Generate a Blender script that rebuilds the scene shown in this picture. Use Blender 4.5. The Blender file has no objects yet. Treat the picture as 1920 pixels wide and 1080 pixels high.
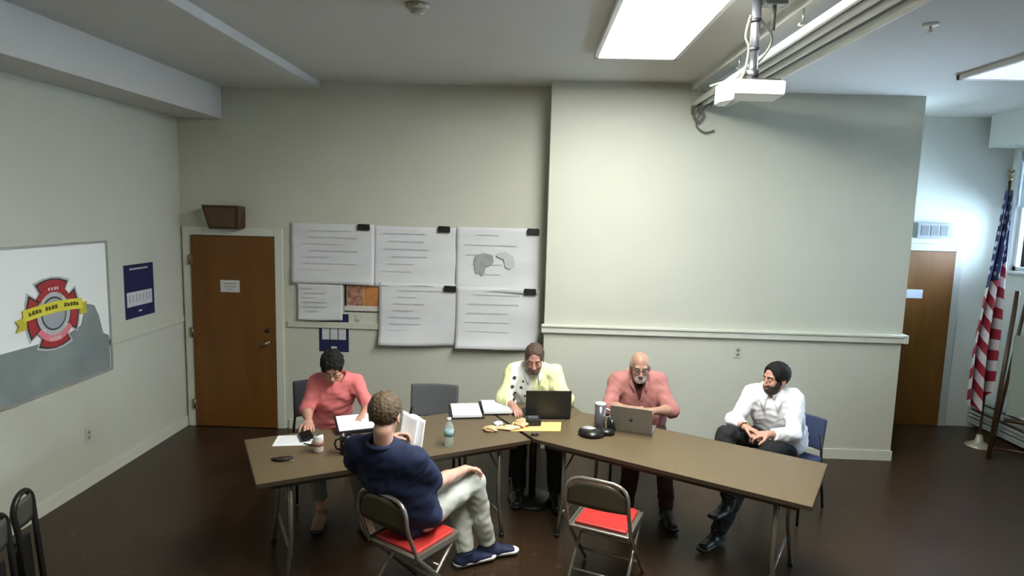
import bpy, bmesh, math, random
import numpy as np
from mathutils import Vector, Matrix
random.seed(7); rng = np.random.RandomState(5)
S = bpy.context.scene; COL = S.collection
# ---------------- camera ----------------
def V(*a): return Vector(a)
def cam_axes(yaw, pitch, roll):
    cy, sy, cp, sp, cr, sr = math.cos(yaw), math.sin(yaw), math.cos(pitch), math.sin(pitch), math.cos(roll), math.sin(roll)
    f = V(sy*cp, cy*cp, -sp); r = V(cy, -sy, 0); d = f.cross(r)
    return r*cr + d*sr, d*cr - r*sr, f
cr_, cd_, cf_ = cam_axes(-0.0256596, 0.1219716, -0.0261407)
cam = bpy.data.cameras.new('camera'); cam.sensor_width = 36; cam.lens = 1190/1920*36
cam.clip_start = .05; cam.clip_end = 200
camo = bpy.data.objects.new('camera', cam); COL.objects.link(camo)
camo.matrix_world = Matrix(((cr_.x, -cd_.x, -cf_.x, 0), (cr_.y, -cd_.y, -cf_.y, 0), (cr_.z, -cd_.z, -cf_.z, 2.37), (0, 0, 0, 1)))
S.camera = camo
# ---------------- look and light ----------------
S.view_settings.view_transform = 'Standard'; S.view_settings.look = 'None'
S.view_settings.gamma = 1; S.view_settings.use_curve_mapping = False
S.view_settings.exposure = 1.58
PANEL, PANEL2, SKY = 13.2, 5.0, 26.0
w = bpy.data.worlds.new('world'); S.world = w; w.use_nodes = True
bg = w.node_tree.nodes['Background']; bg.inputs[0].default_value = (.62, .78, 1, 1); bg.inputs[1].default_value = SKY
YB, YC, YD, XL, XR, ZC, ZL, YF = 6.475, 6.165, 7.33, -3.6, 5.35, 3.59, 3.52, -1.6
WINS = [(5.75, 7.2), (3.6, 5.05)]; BLIND = [2.55, 2.12]; WZ0, WZ1 = 1.85, 3.12  # second window lies out of view; its blind is drawn low to cut daylight
# ---------------- materials ----------------
MATS = {}
def mat(name, col, rough=.6, metal=0, spec=.5, var=0, vscale=8, col2=None, bump=0, bscale=60, emit=0, trans=0, ior=1.45, alpha=1, coat=0, stretch=None):
    if name in MATS: return MATS[name]
    m = bpy.data.materials.new(name); m.use_nodes = True; nt = m.node_tree; b = nt.nodes['Principled BSDF']
    b.inputs['Base Color'].default_value = (*col, 1); b.inputs['Roughness'].default_value = rough
    b.inputs['Metallic'].default_value = metal; b.inputs['Specular IOR Level'].default_value = spec
    b.inputs['Transmission Weight'].default_value = trans; b.inputs['IOR'].default_value = ior
    b.inputs['Coat Weight'].default_value = coat; b.inputs['Alpha'].default_value = alpha
    tc = nt.nodes.new('ShaderNodeTexCoord'); mp = nt.nodes.new('ShaderNodeMapping'); nt.links.new(tc.outputs['Object'], mp.inputs[0])
    if stretch: mp.inputs['Scale'].default_value = stretch
    if col2 is None: col2 = tuple(max(0, c*(1-var)) for c in col)
    if var or col2 != col:
        n = nt.nodes.new('ShaderNodeTexNoise'); n.inputs['Scale'].default_value = vscale; n.inputs['Detail'].default_value = 5
        r = nt.nodes.new('ShaderNodeValToRGB'); r.color_ramp.elements[0].position = .35; r.color_ramp.elements[1].position = .65
        r.color_ramp.elements[0].color = (*col, 1); r.color_ramp.elements[1].color = (*col2, 1)
        nt.links.new(mp.outputs[0], n.inputs[0]); nt.links.new(n.outputs[0], r.inputs[0]); nt.links.new(r.outputs[0], b.inputs['Base Color'])
    if bump:
        n = nt.nodes.new('ShaderNodeTexNoise'); n.inputs['Scale'].default_value = bscale; n.inputs['Detail'].default_value = 4
        bp = nt.nodes.new('ShaderNodeBump'); bp.inputs['Strength'].default_value = bump; bp.inputs['Distance'].default_value = .01
        nt.links.new(mp.outputs[0], n.inputs[0]); nt.links.new(n.outputs[0], bp.inputs['Height']); nt.links.new(bp.outputs[0], b.inputs['Normal'])
    if emit:
        b.inputs['Emission Color'].default_value = (*col, 1); b.inputs['Emission Strength'].default_value = emit
    MATS[name] = m; return m
def wood(name, c1, c2, scale=(1, 1, 1), rough=.35, freq=9):
    m = mat(name, c1, rough); nt = m.node_tree; b = nt.nodes['Principled BSDF']
    tc = nt.nodes.new('ShaderNodeTexCoord'); mp = nt.nodes.new('ShaderNodeMapping'); mp.inputs['Scale'].default_value = scale
    n = nt.nodes.new('ShaderNodeTexNoise'); n.inputs['Scale'].default_value = freq; n.inputs['Detail'].default_value = 8; n.inputs['Distortion'].default_value = .6
    r = nt.nodes.new('ShaderNodeValToRGB'); r.color_ramp.elements[0].position = .3; r.color_ramp.elements[1].position = .7
    r.color_ramp.elements[0].color = (*c1, 1); r.color_ramp.elements[1].color = (*c2, 1)
    nt.links.new(tc.outputs['Object'], mp.inputs[0]); nt.links.new(mp.outputs[0], n.inputs[0]); nt.links.new(n.outputs[0], r.inputs[0]); nt.links.new(r.outputs[0], b.inputs['Base Color'])
    return m
WALL = mat('wall_paint', (.535, .55, .465), .8, var=.05, vscale=1.2, bump=.06, bscale=140)
WALLR = mat('wall_paint_door_side', (.54, .56, .52), .8, var=.04, vscale=1.2, bump=.06, bscale=140)
CEIL = mat('ceiling_paint', (.59, .59, .56), .8, var=.04, vscale=1, bump=.05, bscale=90)
TRIM = mat('trim_paint', (.60, .62, .53), .4)
DOORW = wood('door_wood', (.115, .042, .004), (.16, .062, .006), (3.2, 3.2, .35), .45, 3)
BRASS = mat('aged_metal', (.28, .22, .14), .35, .9)
BLACK = mat('black_plastic', (.012, .012, .013), .4)
DGREY = mat('dark_grey_plastic', (.05, .05, .055), .5)
WHITE = mat('white_plastic', (.82, .83, .82), .35)
PAPER = mat('white_paper', (.82, .83, .84), .7)
CHROME = mat('brushed_steel', (.55, .54, .50), .3, .9)
STEEL = mat('tan_steel_frame', (.36, .34, .28), .3, .75)
STEELB = mat('brown_steel_panel', (.085, .072, .045), .35, .3)
# ---------------- mesh helpers ----------------
def link(name, me, m=None, parent=None):
    o = bpy.data.objects.new(name, me); COL.objects.link(o)
    if m is not None:
        for x in (m if isinstance(m, (list, tuple)) else [m]): me.materials.append(x)
    if parent is not None: o.parent = parent
    return o
def tag(o, label=None, cat=None, group=None, kind=None):
    for k, v in (('label', label), ('category', cat), ('group', group), ('kind', kind)):
        if v: o[k] = v
    return o
def thing(name, label, cat, loc=(0, 0, 0), rz=0, group=None):
    o = bpy.data.objects.new(name, None); o.empty_display_size = .1; COL.objects.link(o)
    o.location = loc; o.rotation_euler = (0, 0, rz); return tag(o, label, cat, group)
class MB:
    def __init__(s): s.bm = bmesh.new(); s.mi = 0; s.T = Matrix()
    def _xf(s, vs):
        for v in vs: v.co = s.T @ v.co
    def face(s, vs, smooth=False):
        try: f = s.bm.faces.new(vs)
        except ValueError: return
        f.material_index = s.mi; f.smooth = smooth; return f
    def box(s, c, d, rot=None, bev=0):
        t = bmesh.new(); bmesh.ops.create_cube(t, size=1)
        for v in t.verts: v.co = Vector((v.co.x*d[0], v.co.y*d[1], v.co.z*d[2]))
        if bev: bmesh.ops.bevel(t, geom=t.edges[:], offset=bev, segments=2, profile=.7, affect='EDGES')
        M = Matrix.Translation(c) @ (rot.to_4x4() if rot is not None else Matrix())
        s._add(t, M); return s
    def b6(s, x0, x1, y0, y1, z0, z1, bev=0): return s.box(((x0+x1)/2, (y0+y1)/2, (z0+z1)/2), (abs(x1-x0), abs(y1-y0), abs(z1-z0)), None, bev)
    def _add(s, t, M, smooth=False):
        mp = {}
        for v in t.verts: mp[v] = s.bm.verts.new(s.T @ (M @ v.co))
        for f in t.faces:
            g = s.face([mp[v] for v in f.verts], smooth or f.smooth)
        t.free()
    def tube(s, pts, r, seg=10, closed=False, cap=True, flat=None, curve=False):
        pts = [Vector(p) for p in pts]
        if curve:
            q = [pts[0]]+pts+[pts[-1]]; out = []
            for i in range(1, len(q)-2):
                for k in range(6):
                    t = k/6; a, b, c, d = q[i-1:i+3]; out.append(.5*((2*b)+(c-a)*t+(2*a-5*b+4*c-d)*t*t+(3*b-a-3*c+d)*t**3))
            pts = out+[pts[-1]]
        n = len(pts); rs = r if isinstance(r, (list, tuple)) else [r]*n
        rings = []; prev = None
        for i, p in enumerate(pts):
            if closed: d = pts[(i+1) % n]-pts[i-1]
            else: d = pts[min(i+1, n-1)]-pts[max(i-1, 0)]
            d.normalize()
            if prev is None:
                a = Vector((0, 0, 1)) if abs(d.z) < .9 else Vector((1, 0, 0))
                u = d.cross(a).normalized()
            else: u = (prev-d*prev.dot(d)).normalized()
            prev = u; v = d.cross(u)
            rings.append([s.bm.verts.new(s.T @ (p+(u*math.cos(2*math.pi*k/seg)+v*math.sin(2*math.pi*k/seg)*(flat or 1))*rs[i])) for k in range(seg)])
        for i in range(n if closed else n-1):
            A, B = rings[i], rings[(i+1) % n]
            for k in range(seg): s.face([A[k], A[(k+1) % seg], B[(k+1) % seg], B[k]], True)
        if cap and not closed: s.face(rings[0][::-1]); s.face(rings[-1])
        return s
    def lathe(s, prof, c=(0, 0, 0), seg=24, rot=None):
        M = Matrix.Translation(c) @ (rot.to_4x4() if rot is not None else Matrix())
        rings = [[s.bm.verts.new(s.T @ (M @ Vector((r*math.cos(2*math.pi*k/seg), r*math.sin(2*math.pi*k/seg), z)))) for k in range(seg)] for r, z in prof]
        for A, B in zip(rings, rings[1:]):
            for k in range(seg): s.face([A[k], A[(k+1) % seg], B[(k+1) % seg], B[k]], True)
        s.face(rings[0][::-1]); s.face(rings[-1]); return s
    def ball(s, c, r, rot=None, seg=16):
        t = bmesh.new(); bmesh.ops.create_uvsphere(t, u_segments=seg, v_segments=max(6, seg//2), radius=1)
        r = (r, r, r) if not isinstance(r, (tuple, list)) else r
        for v in t.verts: v.co = Vector((v.co.x*r[0], v.co.y*r[1], v.co.z*r[2]))
        s._add(t, Matrix.Translation(c) @ (rot.to_4x4() if rot is not None else Matrix()), True); return s
    def prism(s, poly, z0, z1):
        a = [s.bm.verts.new(s.T @ Vector((x, y, z0))) for x, y in poly]; b = [s.bm.verts.new(s.T @ Vector((x, y, z1))) for x, y in poly]
        s.face(a[::-1]); s.face(b); n = len(poly)
        for i in range(n): s.face([a[i], a[(i+1) % n], b[(i+1) % n], b[i]])
        return s
    def sheet(s, fn, nu, nv, th=.0):
        g = [[s.bm.verts.new(s.T @ Vector(fn(i/nu, j/nv))) for j in range(nv+1)] for i in range(nu+1)]
        for i in range(nu):
            for j in range(nv): s.face([g[i][j], g[i+1][j], g[i+1][j+1], g[i][j+1]], True)
        return s
    def build(s, name, m, parent=None, bevel=0, solid=0):
        me = bpy.data.meshes.new(name); bmesh.ops.recalc_face_normals(s.bm, faces=s.bm.faces[:]); s.bm.to_mesh(me); s.bm.free()
        o = link(name, me, m, parent)
        if solid: md = o.modifiers.new('solid', 'SOLIDIFY'); md.thickness = solid; md.offset = 0
        if bevel: md = o.modifiers.new('bevel', 'BEVEL'); md.width = bevel; md.segments = 2; md.limit_method = 'ANGLE'
        return o
def struct(o): o['kind'] = 'structure'; return o
def RX(a): return Matrix.Rotation(a, 3, 'X')
def RY(a): return Matrix.Rotation(a, 3, 'Y')
def RZ(a): return Matrix.Rotation(a, 3, 'Z')
def arc(c, r, a0, a1, n, ax='xy'):
    out = []
    for i in range(n+1):
        a = a0+(a1-a0)*i/n; p, q = r*math.cos(a), r*math.sin(a)
        out.append((c[0]+p, c[1]+q, c[2]) if ax == 'xy' else (c[0]+p, c[1], c[2]+q))
    return out
# ================= the room =================
def floor_mat():
    m = mat('floor_tile', (.035, .02, .01), .32, spec=.35); nt = m.node_tree; b = nt.nodes['Principled BSDF']
    tc = nt.nodes.new('ShaderNodeTexCoord')
    br = nt.nodes.new('ShaderNodeTexBrick'); br.offset = 0; br.inputs['Scale'].default_value = 1
    br.inputs['Brick Width'].default_value = .3; br.inputs['Row Height'].default_value = .3; br.inputs['Mortar Size'].default_value = .0025
    br.inputs['Color1'].default_value = (.040, .023, .012, 1); br.inputs['Color2'].default_value = (.032, .018, .009, 1); br.inputs['Mortar'].default_value = (.02, .012, .007, 1)
    n = nt.nodes.new('ShaderNodeTexNoise'); n.inputs['Scale'].default_value = 14; n.inputs['Detail'].default_value = 8
    r = nt.nodes.new('ShaderNodeValToRGB'); r.color_ramp.elements[0].position = .62; r.color_ramp.elements[1].position = .74
    r.color_ramp.elements[0].color = (0, 0, 0, 1); r.color_ramp.elements[1].color = (1, 1, 1, 1)
    mx = nt.nodes.new('ShaderNodeMix'); mx.data_type = 'RGBA'; mx.inputs[7].default_value = (.075, .05, .03, 1)
    nt.links.new(tc.outputs['Object'], br.inputs[0]); nt.links.new(tc.outputs['Object'], n.inputs[0]); nt.links.new(n.outputs[0], r.inputs[0])
    nt.links.new(r.outputs[0], mx.inputs[0]); nt.links.new(br.outputs[0], mx.inputs[6]); nt.links.new(mx.outputs[2], b.inputs['Base Color'])
    return m
struct(MB().b6(XL-.1, XR+.1, YF-.1, YD+.1, -.1, 0).build('floor', floor_mat()))
struct(MB().b6(-2.13, 1.47, YF-.1, YB+.1, ZC, ZC+.1).build('ceiling', CEIL))
struct(MB().b6(XL-.1, -2.13, YF-.1, YB+.1, ZL, ZC+.1).build('ceiling', CEIL))
struct(MB().b6(1.47, XR+.1, YF-.1, YD+.1, ZL, ZC+.1).build('ceiling', CEIL))
struct(MB().b6(XL-.1, XL, YF-.1, YB+.1, 0, ZL).build('wall_left', WALL))
struct(MB().b6(XL-.1, .17, YB, YB+.1, 0, ZC).build('wall_back', WALL))
wm = MB(); wm.prism([(.17, YC), (3.64, YC), (3.64, YD), (.17, YD)], 0, ZC); struct(wm.build('wall_middle', WALL))
struct(MB().b6(3.6, XR+.1, YD, YD+.1, 0, ZL).build('wall_far', WALLR))
struct(MB().b6(XL-.1, XR+.1, YF-.1, YF, 0, ZC).build('wall_front', WALL))
wr = MB(); wr.b6(XR, XR+.15, YF-.1, YD+.1, 0, WZ0); wr.b6(XR, XR+.15, YF-.1, YD+.1, WZ1, ZL)
ys = [YF-.1]+[v for p in sorted(WINS) for v in p]+[YD+.1]
for i in range(0, len(ys), 2): wr.b6(XR, XR+.15, ys[i], ys[i+1], WZ0, WZ1)
struct(wr.build('wall_right', WALLR))
# soffits along both side walls
struct(MB().b6(XL, -3.14, YF, YB, 3.21, ZL).build('trim_1', CEIL))
struct(MB().b6(4.97, XR, YF, 7.2, 3.18, ZL).build('trim_2', WALLR))
# chair rails and baseboards
r = MB(); r.b6(.14, 3.68, YC-.035, YC, 1.185, 1.265); r.b6(.14, 3.68, YC-.05, YC, 1.245, 1.27); r.b6(3.64, 3.68, YC-.05, YC+.6, 1.185, 1.27); struct(r.build('trim_3', TRIM, bevel=.006))
struct(MB().b6(-2.5, .14, YB-.02, YB, 1.10, 1.165).build('trim_4', WALL, bevel=.004))
struct(MB().b6(.17, 3.65, YC-.015, YC, 0, .10).build('baseboard_middle', TRIM))
struct(MB().b6(-2.5, .17, YB-.015, YB, 0, .10).build('baseboard_back', TRIM))
struct(MB().b6(XL, XL+.015, YF, YB, 0, .10).build('baseboard_left', TRIM))
struct(MB().b6(XL, XL+.012, YF, YB, 1.12, 1.18).build('trim_5', WALL, bevel=.004))
# left door
def door(n, x0, x1, y, knobx, frame_m, hinges):
    d = struct(MB().b6(x0, x1, y-.045, y, .01, 2.03).build('door_%d' % n, DOORW, bevel=.004))
    f = MB(); f.b6(x0-.09, x0-.005, y-.03, y, 0, 2.12); f.b6(x1+.005, x1+.09, y-.03, y, 0, 2.12); f.b6(x0-.005, x1+.005, y-.03, y, 2.035, 2.12)
    f.build('door_frame', frame_m, d, bevel=.006)
    k = MB(); k.lathe([(.001, 0), (.03, 0), (.03, .01), (.012, .014), (.012, .04), (.026, .045), (.03, .06), (.02, .075), (.001, .078)], (knobx, y-.045, .93), 16, RX(math.pi/2)); k.build('door_knob', BRASS, d)
    k = MB(); k.lathe([(.001, 0), (.024, 0), (.022, .012), (.001, .014)], (knobx, y-.045, 1.06), 16, RX(math.pi/2)); k.build('lock', BLACK, d)
    for z in hinges:
        h = MB(); h.tube([(x0-.006, y-.052, z-.05), (x0-.006, y-.052, z+.05)], .009, 8); h.b6(x0-.03, x0+.02, y-.049, y-.044, z-.05, z+.05); h.build('hinge', BRASS, d)
    return d
door(1, -3.485, -2.625, YB, -2.70, TRIM, (.25, 1.02, 1.78))
door(2, 3.94, 4.81, YD, 4.0, mat('grey_trim_paint', (.42, .44, .42), .4), ())
def panel(name, x, y, z, wd, h, m, label, cat, group=None, th=.003, nrm='y'):
    b = MB()
    if nrm == 'y': b.b6(x-wd/2, x+wd/2, y-th, y, z-h/2, z+h/2)
    else: b.b6(x, x+th, y-wd/2, y+wd/2, z-h/2, z+h/2)
    return tag(b.build(name, m), label, cat, group)
def marks(par, mtl, rects, name='printing', nrm='y', off=.0006):
    b = MB()
    for (a0, a1, p, z0, z1) in rects:
        if nrm == 'y': b.b6(a0, a1, p-off, p+.0002, z0, z1)
        else: b.b6(p-.0002, p+off, a0, a1, z0, z1)
    return b.build(name, mtl, par)
INK = mat('grey_ink', (.28, .29, .31), .7)
s1 = panel('door_sign', -3.08, YB-.045, 1.515, .2, .125, mat('sign_white', (.6, .6, .58), .5), 'small white sign on the brown wooden door left of the plan sheets', 'sign')
marks(s1, INK, [(-3.15, -3.01, YB-.048, 1.535, 1.548), (-3.14, -3.02, YB-.048, 1.505, 1.515), (-3.12, -3.04, YB-.048, 1.478, 1.486)])
s2 = panel('door_sign', 4.36, YD-.045, 1.545, .24, .10, mat('sign_pale_blue', (.6, .64, .8), .5), 'pale blue sign on the far door behind the projecting wall', 'sign')
# windows
FRW = mat('window_frame_paint', (.55, .58, .60), .4); SHADE = mat('window_blind_fabric', (.55, .60, .70), .8, trans=0)
GL = bpy.data.materials.new('window_glass'); GL.use_nodes = True; nt = GL.node_tree; nt.nodes.clear()
o_ = nt.nodes.new('ShaderNodeOutputMaterial'); g1 = nt.nodes.new('ShaderNodeBsdfTransparent'); g2 = nt.nodes.new('ShaderNodeBsdfGlossy'); g2.inputs['Roughness'].default_value = .02
g1.inputs[0].default_value = (.93, .96, .96, 1); mx = nt.nodes.new('ShaderNodeMixShader'); fr = nt.nodes.new('ShaderNodeFresnel')
nt.links.new(fr.outputs[0], mx.inputs[0]); nt.links.new(g1.outputs[0], mx.inputs[1]); nt.links.new(g2.outputs[0], mx.inputs[2]); nt.links.new(mx.outputs[0], o_.inputs[0])
for i, (a, b) in enumerate(WINS):
    f = MB(); t = .045; x0, x1 = XR+.03, XR+.08
    f.b6(x0, x1, a, b, WZ0, WZ0+t); f.b6(x0, x1, a, b, WZ1-t, WZ1); f.b6(x0, x1, a, a+t, WZ0, WZ1); f.b6(x0, x1, b-t, b, WZ0, WZ1); f.b6(x0, x1, (a+b)/2-.02, (a+b)/2+.02, WZ0, WZ1)
    f.b6(XR-.015, XR, a-.06, a, WZ0-.05, WZ1+.03); f.b6(XR-.015, XR, b, b+.06, WZ0-.05, WZ1+.03)
    wn = struct(f.build('window_%d' % (i+1), FRW))
    MB().b6(XR+.05, XR+.056, a+t, b-t, WZ0+t, WZ1-t).build('pane', GL, wn)
    MB().b6(XR-.05, XR+.03, a-.06, b+.06, WZ0-.03, WZ0).build('window_sill', FRW, wn)
    bl = MB(); bl.b6(XR+.012, XR+.016, a+.02, b-.02, BLIND[i], WZ1-.05); bl.tube([(XR+.014, a+.02, BLIND[i]), (XR+.014, b-.02, BLIND[i])], .012, 8); bl.tube([(XR+.014, a+.02, WZ1-.05), (XR+.014, b-.02, WZ1-.05)], .03, 10)
    bl.build('roller_blind', SHADE, wn)
# ceiling light panels
def light_panel(x0, x1, y0, y1, z, st, label, colr=(.98, .98, .925)):
    t = thing('ceiling_light', label, 'ceiling light', ((x0+x1)/2, (y0+y1)/2, z), 0, None)
    cx, cy = (x0+x1)/2, (y0+y1)/2; a, b = (x1-x0)/2, (y1-y0)/2
    f = MB()
    for q in ((-a, -a+.03, -b, b), (a-.03, a, -b, b), (-a, a, -b, -b+.03), (-a, a, b-.03, b)): f.b6(q[0], q[1], q[2], q[3], -.035, 0)
    f.build('frame', WHITE, t)
    MB().b6(-a+.03, a-.03, -b+.03, b-.03, -.028, -.012).build('diffuser', mat('lit_diffuser_%g' % st, colr, .5, emit=st), t)
    return t
light_panel(.46, 1.10, 1.47, 5.13, ZC, PANEL, 'brightly lit rectangular ceiling light panel above the meeting tables')  # near end runs on out of view, lengthened to light the sitters' fronts
light_panel(3.35, 4.15, 4.1, 5.3, ZL, PANEL2*0+.35, 'dim bluish ceiling panel near the windows on the right', (.62, .68, .85))
# ================= things on the walls =================
# board with the fire badge on the left wall
def wall_board():
    y0, y1, z0, z1 = 3.15, 5.27, .93, 2.01
    t = thing('wall_board', 'large white board on the left wall with a red and yellow fire badge emblem', 'wall board', (XL, (y0+y1)/2, z0))
    def P(mb): mb.T = Matrix.Translation((-XL, -(y0+y1)/2, -z0)); return mb
    f = P(MB()); x0, x1 = XL, XL+.022
    f.b6(x0, x1, y0-.018, y1+.018, z1, z1+.018); f.b6(x0, x1, y0-.018, y1+.018, z0-.018, z0); f.b6(x0, x1, y0-.018, y0, z0, z1); f.b6(x0, x1, y1, y1+.018, z0, z1)
    f.build('frame', mat('board_frame', (.42, .43, .40), .35, .4), t)
    P(MB()).b6(XL, XL+.012, y0, y1, z0, z1).build('board_face', mat('board_white', (.86, .90, .87), .22), t)
    # dark lower area put into the board as a flat grey colour
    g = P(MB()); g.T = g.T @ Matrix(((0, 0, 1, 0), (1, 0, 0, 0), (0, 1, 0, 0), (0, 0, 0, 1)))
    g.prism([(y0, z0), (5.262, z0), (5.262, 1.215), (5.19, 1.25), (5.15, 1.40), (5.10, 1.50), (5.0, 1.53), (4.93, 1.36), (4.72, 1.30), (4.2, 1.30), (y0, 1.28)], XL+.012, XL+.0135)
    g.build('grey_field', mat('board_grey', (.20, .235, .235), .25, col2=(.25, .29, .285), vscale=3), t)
    ec = (4.645, 1.505)   # emblem centre (y, z)
    def poly(pts, d, m, name, par, hgt=.0015):
        b = P(MB()); b.T = b.T @ Matrix(((0, 0, 1, 0), (1, 0, 0, 0), (0, 1, 0, 0), (0, 0, 0, 1)))
        for pp in pts: b.prism([(ec[0]+p[0], ec[1]+p[1]) for p in pp], XL+.012+d, XL+.012+d+hgt)
        return b.build(name, m, par)
    RED = mat('badge_red', (.38, .035, .04), .4); SIL = mat('badge_silver', (.48, .50, .50), .35); YEL = mat('badge_yellow', (.72, .66, .06), .4)
    DK = mat('badge_dark', (.03, .05, .05), .4); PK = mat('badge_pink', (.75, .22, .27), .4)
    def circ(r, n=40, c=(0, 0), e=1): return [(c[0]+r*math.cos(2*math.pi*k/n), c[1]+e*r*math.sin(2*math.pi*k/n)) for k in range(n)]
    def lobe(a, r0, r1, h0, h1):   # one flared arm of the cross
        out = []
        for s_, (r, h) in ((-1, (r0, h0)), (-1, (r1, h1))): out.append((r, -h))
        for k in range(5): q = -1+k*.5; out.append((r1+.035*(1-q*q), q*h1))
        out.append((r0, h0)); ca, sa = math.cos(a), math.sin(a)
        return [(x*ca-y*sa, x*sa+y*ca) for x, y in out]
    em = poly([lobe(math.pi/2*k, .05, .245, .065, .185) for k in range(4)], .0016, SIL, 'badge_edge', t)
    poly([lobe(math.pi/2*k, .05, .232, .05, .165) for k in range(4)], .0028, DK, 'badge_outline', em)
    poly([lobe(math.pi/2*k, .05, .222, .042, .145) for k in range(4)], .004, RED, 'badge_cross', em)
    poly([circ(.178)], .0050, DK, 'badge_ring', em); poly([circ(.168)], .0060, SIL, 'badge_ring', em); poly([circ(.128)], .0068, DK, 'badge_ring', em)
    poly([[(r_[0], r_[1]) for r_ in circ(.022, 12, (.168*math.cos(a), .168*math.sin(a)))] for a in (.785, 2.356, 3.927, 5.498)], .0076, mat('badge_white', (.7, .72, .7), .4), 'badge_stud', em)
    poly([circ(.115)], .0076, mat('badge_grey', (.36, .38, .42), .4), 'badge_centre', em)
    ring = []
    for k in range(9):
        a = math.radians(215+110*k/8); ring.append((.215*math.cos(a), .215*math.sin(a)))
    for k in range(9):
        a = math.radians(325-110*k/8); ring.append((.165*math.cos(a), .165*math.sin(a)))
    poly([ring], .0092, PK, 'badge_scroll', em)
    ring2 = [(x*.95, -y) for x, y in ring]; poly([ring2], .0092, RED, 'badge_scroll', em)
    # marks on scrolls, too blurred in the photo to read
    mk = [[(x, -.2), (x+.012, -.2), (x+.012, -.178), (x, -.178)] for x in (-.06, -.035, -.01, .015, .04)]+[[(x, .178), (x+.014, .178), (x+.014, .2), (x, .2)] for x in (-.05, -.02, .01, .035)]
    poly(mk, .0108, mat('badge_letter', (.75, .72, .70), .5), 'badge_letters', em)
    rib = []; N = 16
    for k in range(N+1): x = -.30+.60*k/N; rib.append((x, .02+.03*math.cos(x*4)-.045+x*.02))
    low = [(x, z-.0) for x, z in rib]; up = [(x, z+.085) for x, z in rib[::-1]]
    rb = poly([low+up], .011, YEL, 'ribbon', em)
    poly([[(-.37, -.085), (-.27, -.075), (-.27, .02), (-.37, .0), (-.34, -.04)], [(.36, -.05), (.27, -.05), (.27, .04), (.36, .045), (.335, -.0)]], .0096, mat('badge_yellow_dark', (.55, .50, .05), .4), 'ribbon_tail', em)
    mk = []
    for k, x in enumerate([-.25+.032*i for i in range(16)]):
        if k in (4, 9, 10): continue
        zc = .02+.03*math.cos(x*4)-.045+x*.02+.03
        mk.append([(x, zc), (x+.024, zc), (x+.024, zc+(.03 if k % 3 else .02)), (x, zc+.03)])
    poly(mk, .0127, mat('badge_ink', (.10, .10, .01), .5), 'ribbon_letters', em)
wall_board()
NAVY = mat('calendar_navy', (.012, .015, .07), .5)
def calendar(x, y, z, wd, h, nrm, label, rows, white):
    c = panel('calendar', x, y, z, wd, h, NAVY, label, 'calendar', None, .004, nrm)
    wb = mat('calendar_paper', (.55, .57, .58), .6)
    if nrm == 'x':
        marks(c, wb, [(y-wd*.44, y+wd*.42, x+.004, z+h*(white[0]-.5), z+h*(white[1]-.5))], 'date_block', 'x', .001)
        marks(c, wb, [(y-wd*.32+k*.035, y-wd*.32+k*.035+.026, x+.004, z+h*.40, z+h*.435) for k in range(8)], 'printing', 'x', .001)
        marks(c, wb, [(y-.03, y+.02, x+.004, z-h*.40, z-h*.37)], 'printing', 'x', .001)
        for k in range(7): marks(c, mat('calendar_line', (.25, .27, .33), .6), [(y-wd*.36+k*.05, y-wd*.36+k*.05+.01, x+.005, z+h*(white[0]-.42), z+h*(white[1]-.55))], 'date_line', 'x', .0008)
    else:
        marks(c, wb, [(x-wd*.40+k*wd*.28, x-wd*.40+k*wd*.28+wd*.25, y-.004, z+h*(white[0]-.5), z+h*(white[1]-.5)) for k in range(3)], 'date_block', 'y', .001)
        marks(c, wb, [(x-.03, x+.03, y-.004, z-h*.42, z-h*.36)], 'printing', 'y', .001)
    return c
calendar(XL, 5.735, 1.545, .44, .49, 'x', 'navy wall calendar hung on the left wall beside the badge board', 0, (.22, .49))
calendar(-2.015, YB, 1.05, .31, .40, 'y', 'navy wall calendar with white date blocks hung below the plan sheets', 0, (.32, .62))
# plan sheets with curling lower edges
SHEETM = mat('plan_paper', (.66, .68, .70), .75, col2=(.60, .62, .645), vscale=2.2, stretch=(1, 1, 2.4))
def sheet(x0, x1, z0, z1, lvl, curl, label, seed, name='plan_sheet', m=SHEETM):
    rr = random.Random(seed); p1, p2 = rr.random()*6, rr.random()*6; y = YB-.004-.010*lvl
    def fn(u, v):
        x = x0+(x1-x0)*u; z = z1+(z0-z1)*v
        return (x, y-.004*(1+math.sin(7*u+p1+2*v))*v-.003*(1+math.sin(11*v+p2+3*u))-curl*v**6*(.6+.4*math.sin(3*u+p1)), z+.004*math.sin(5*u+p2)*v)
    o = MB().sheet(fn, 22, 18).build(name, m, solid=.001)
    return tag(o, label, 'plan sheet' if name == 'plan_sheet' else 'paper', 'plan sheets taped to the back wall' if name == 'plan_sheet' else None)
def lines(par, x0, x1, z0, z1, lvl, n, seed, wmax=.7):
    rr = random.Random(seed); rects = []
    for k in range(n):
        z = z1-(z1-z0)*(.12+.76*k/n); a = x0+(x1-x0)*(.1+.15*rr.random()); b = a+(x1-x0)*wmax*(.3+.6*rr.random())
        b = min(b, x1-.06); rects.append((a, b, YB-.004-.010*lvl-.0165, z, z+.006))
    marks(par, mat('faint_print', (.54, .56, .575), .8), rects, 'drawing', 'y', .0006)
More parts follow.
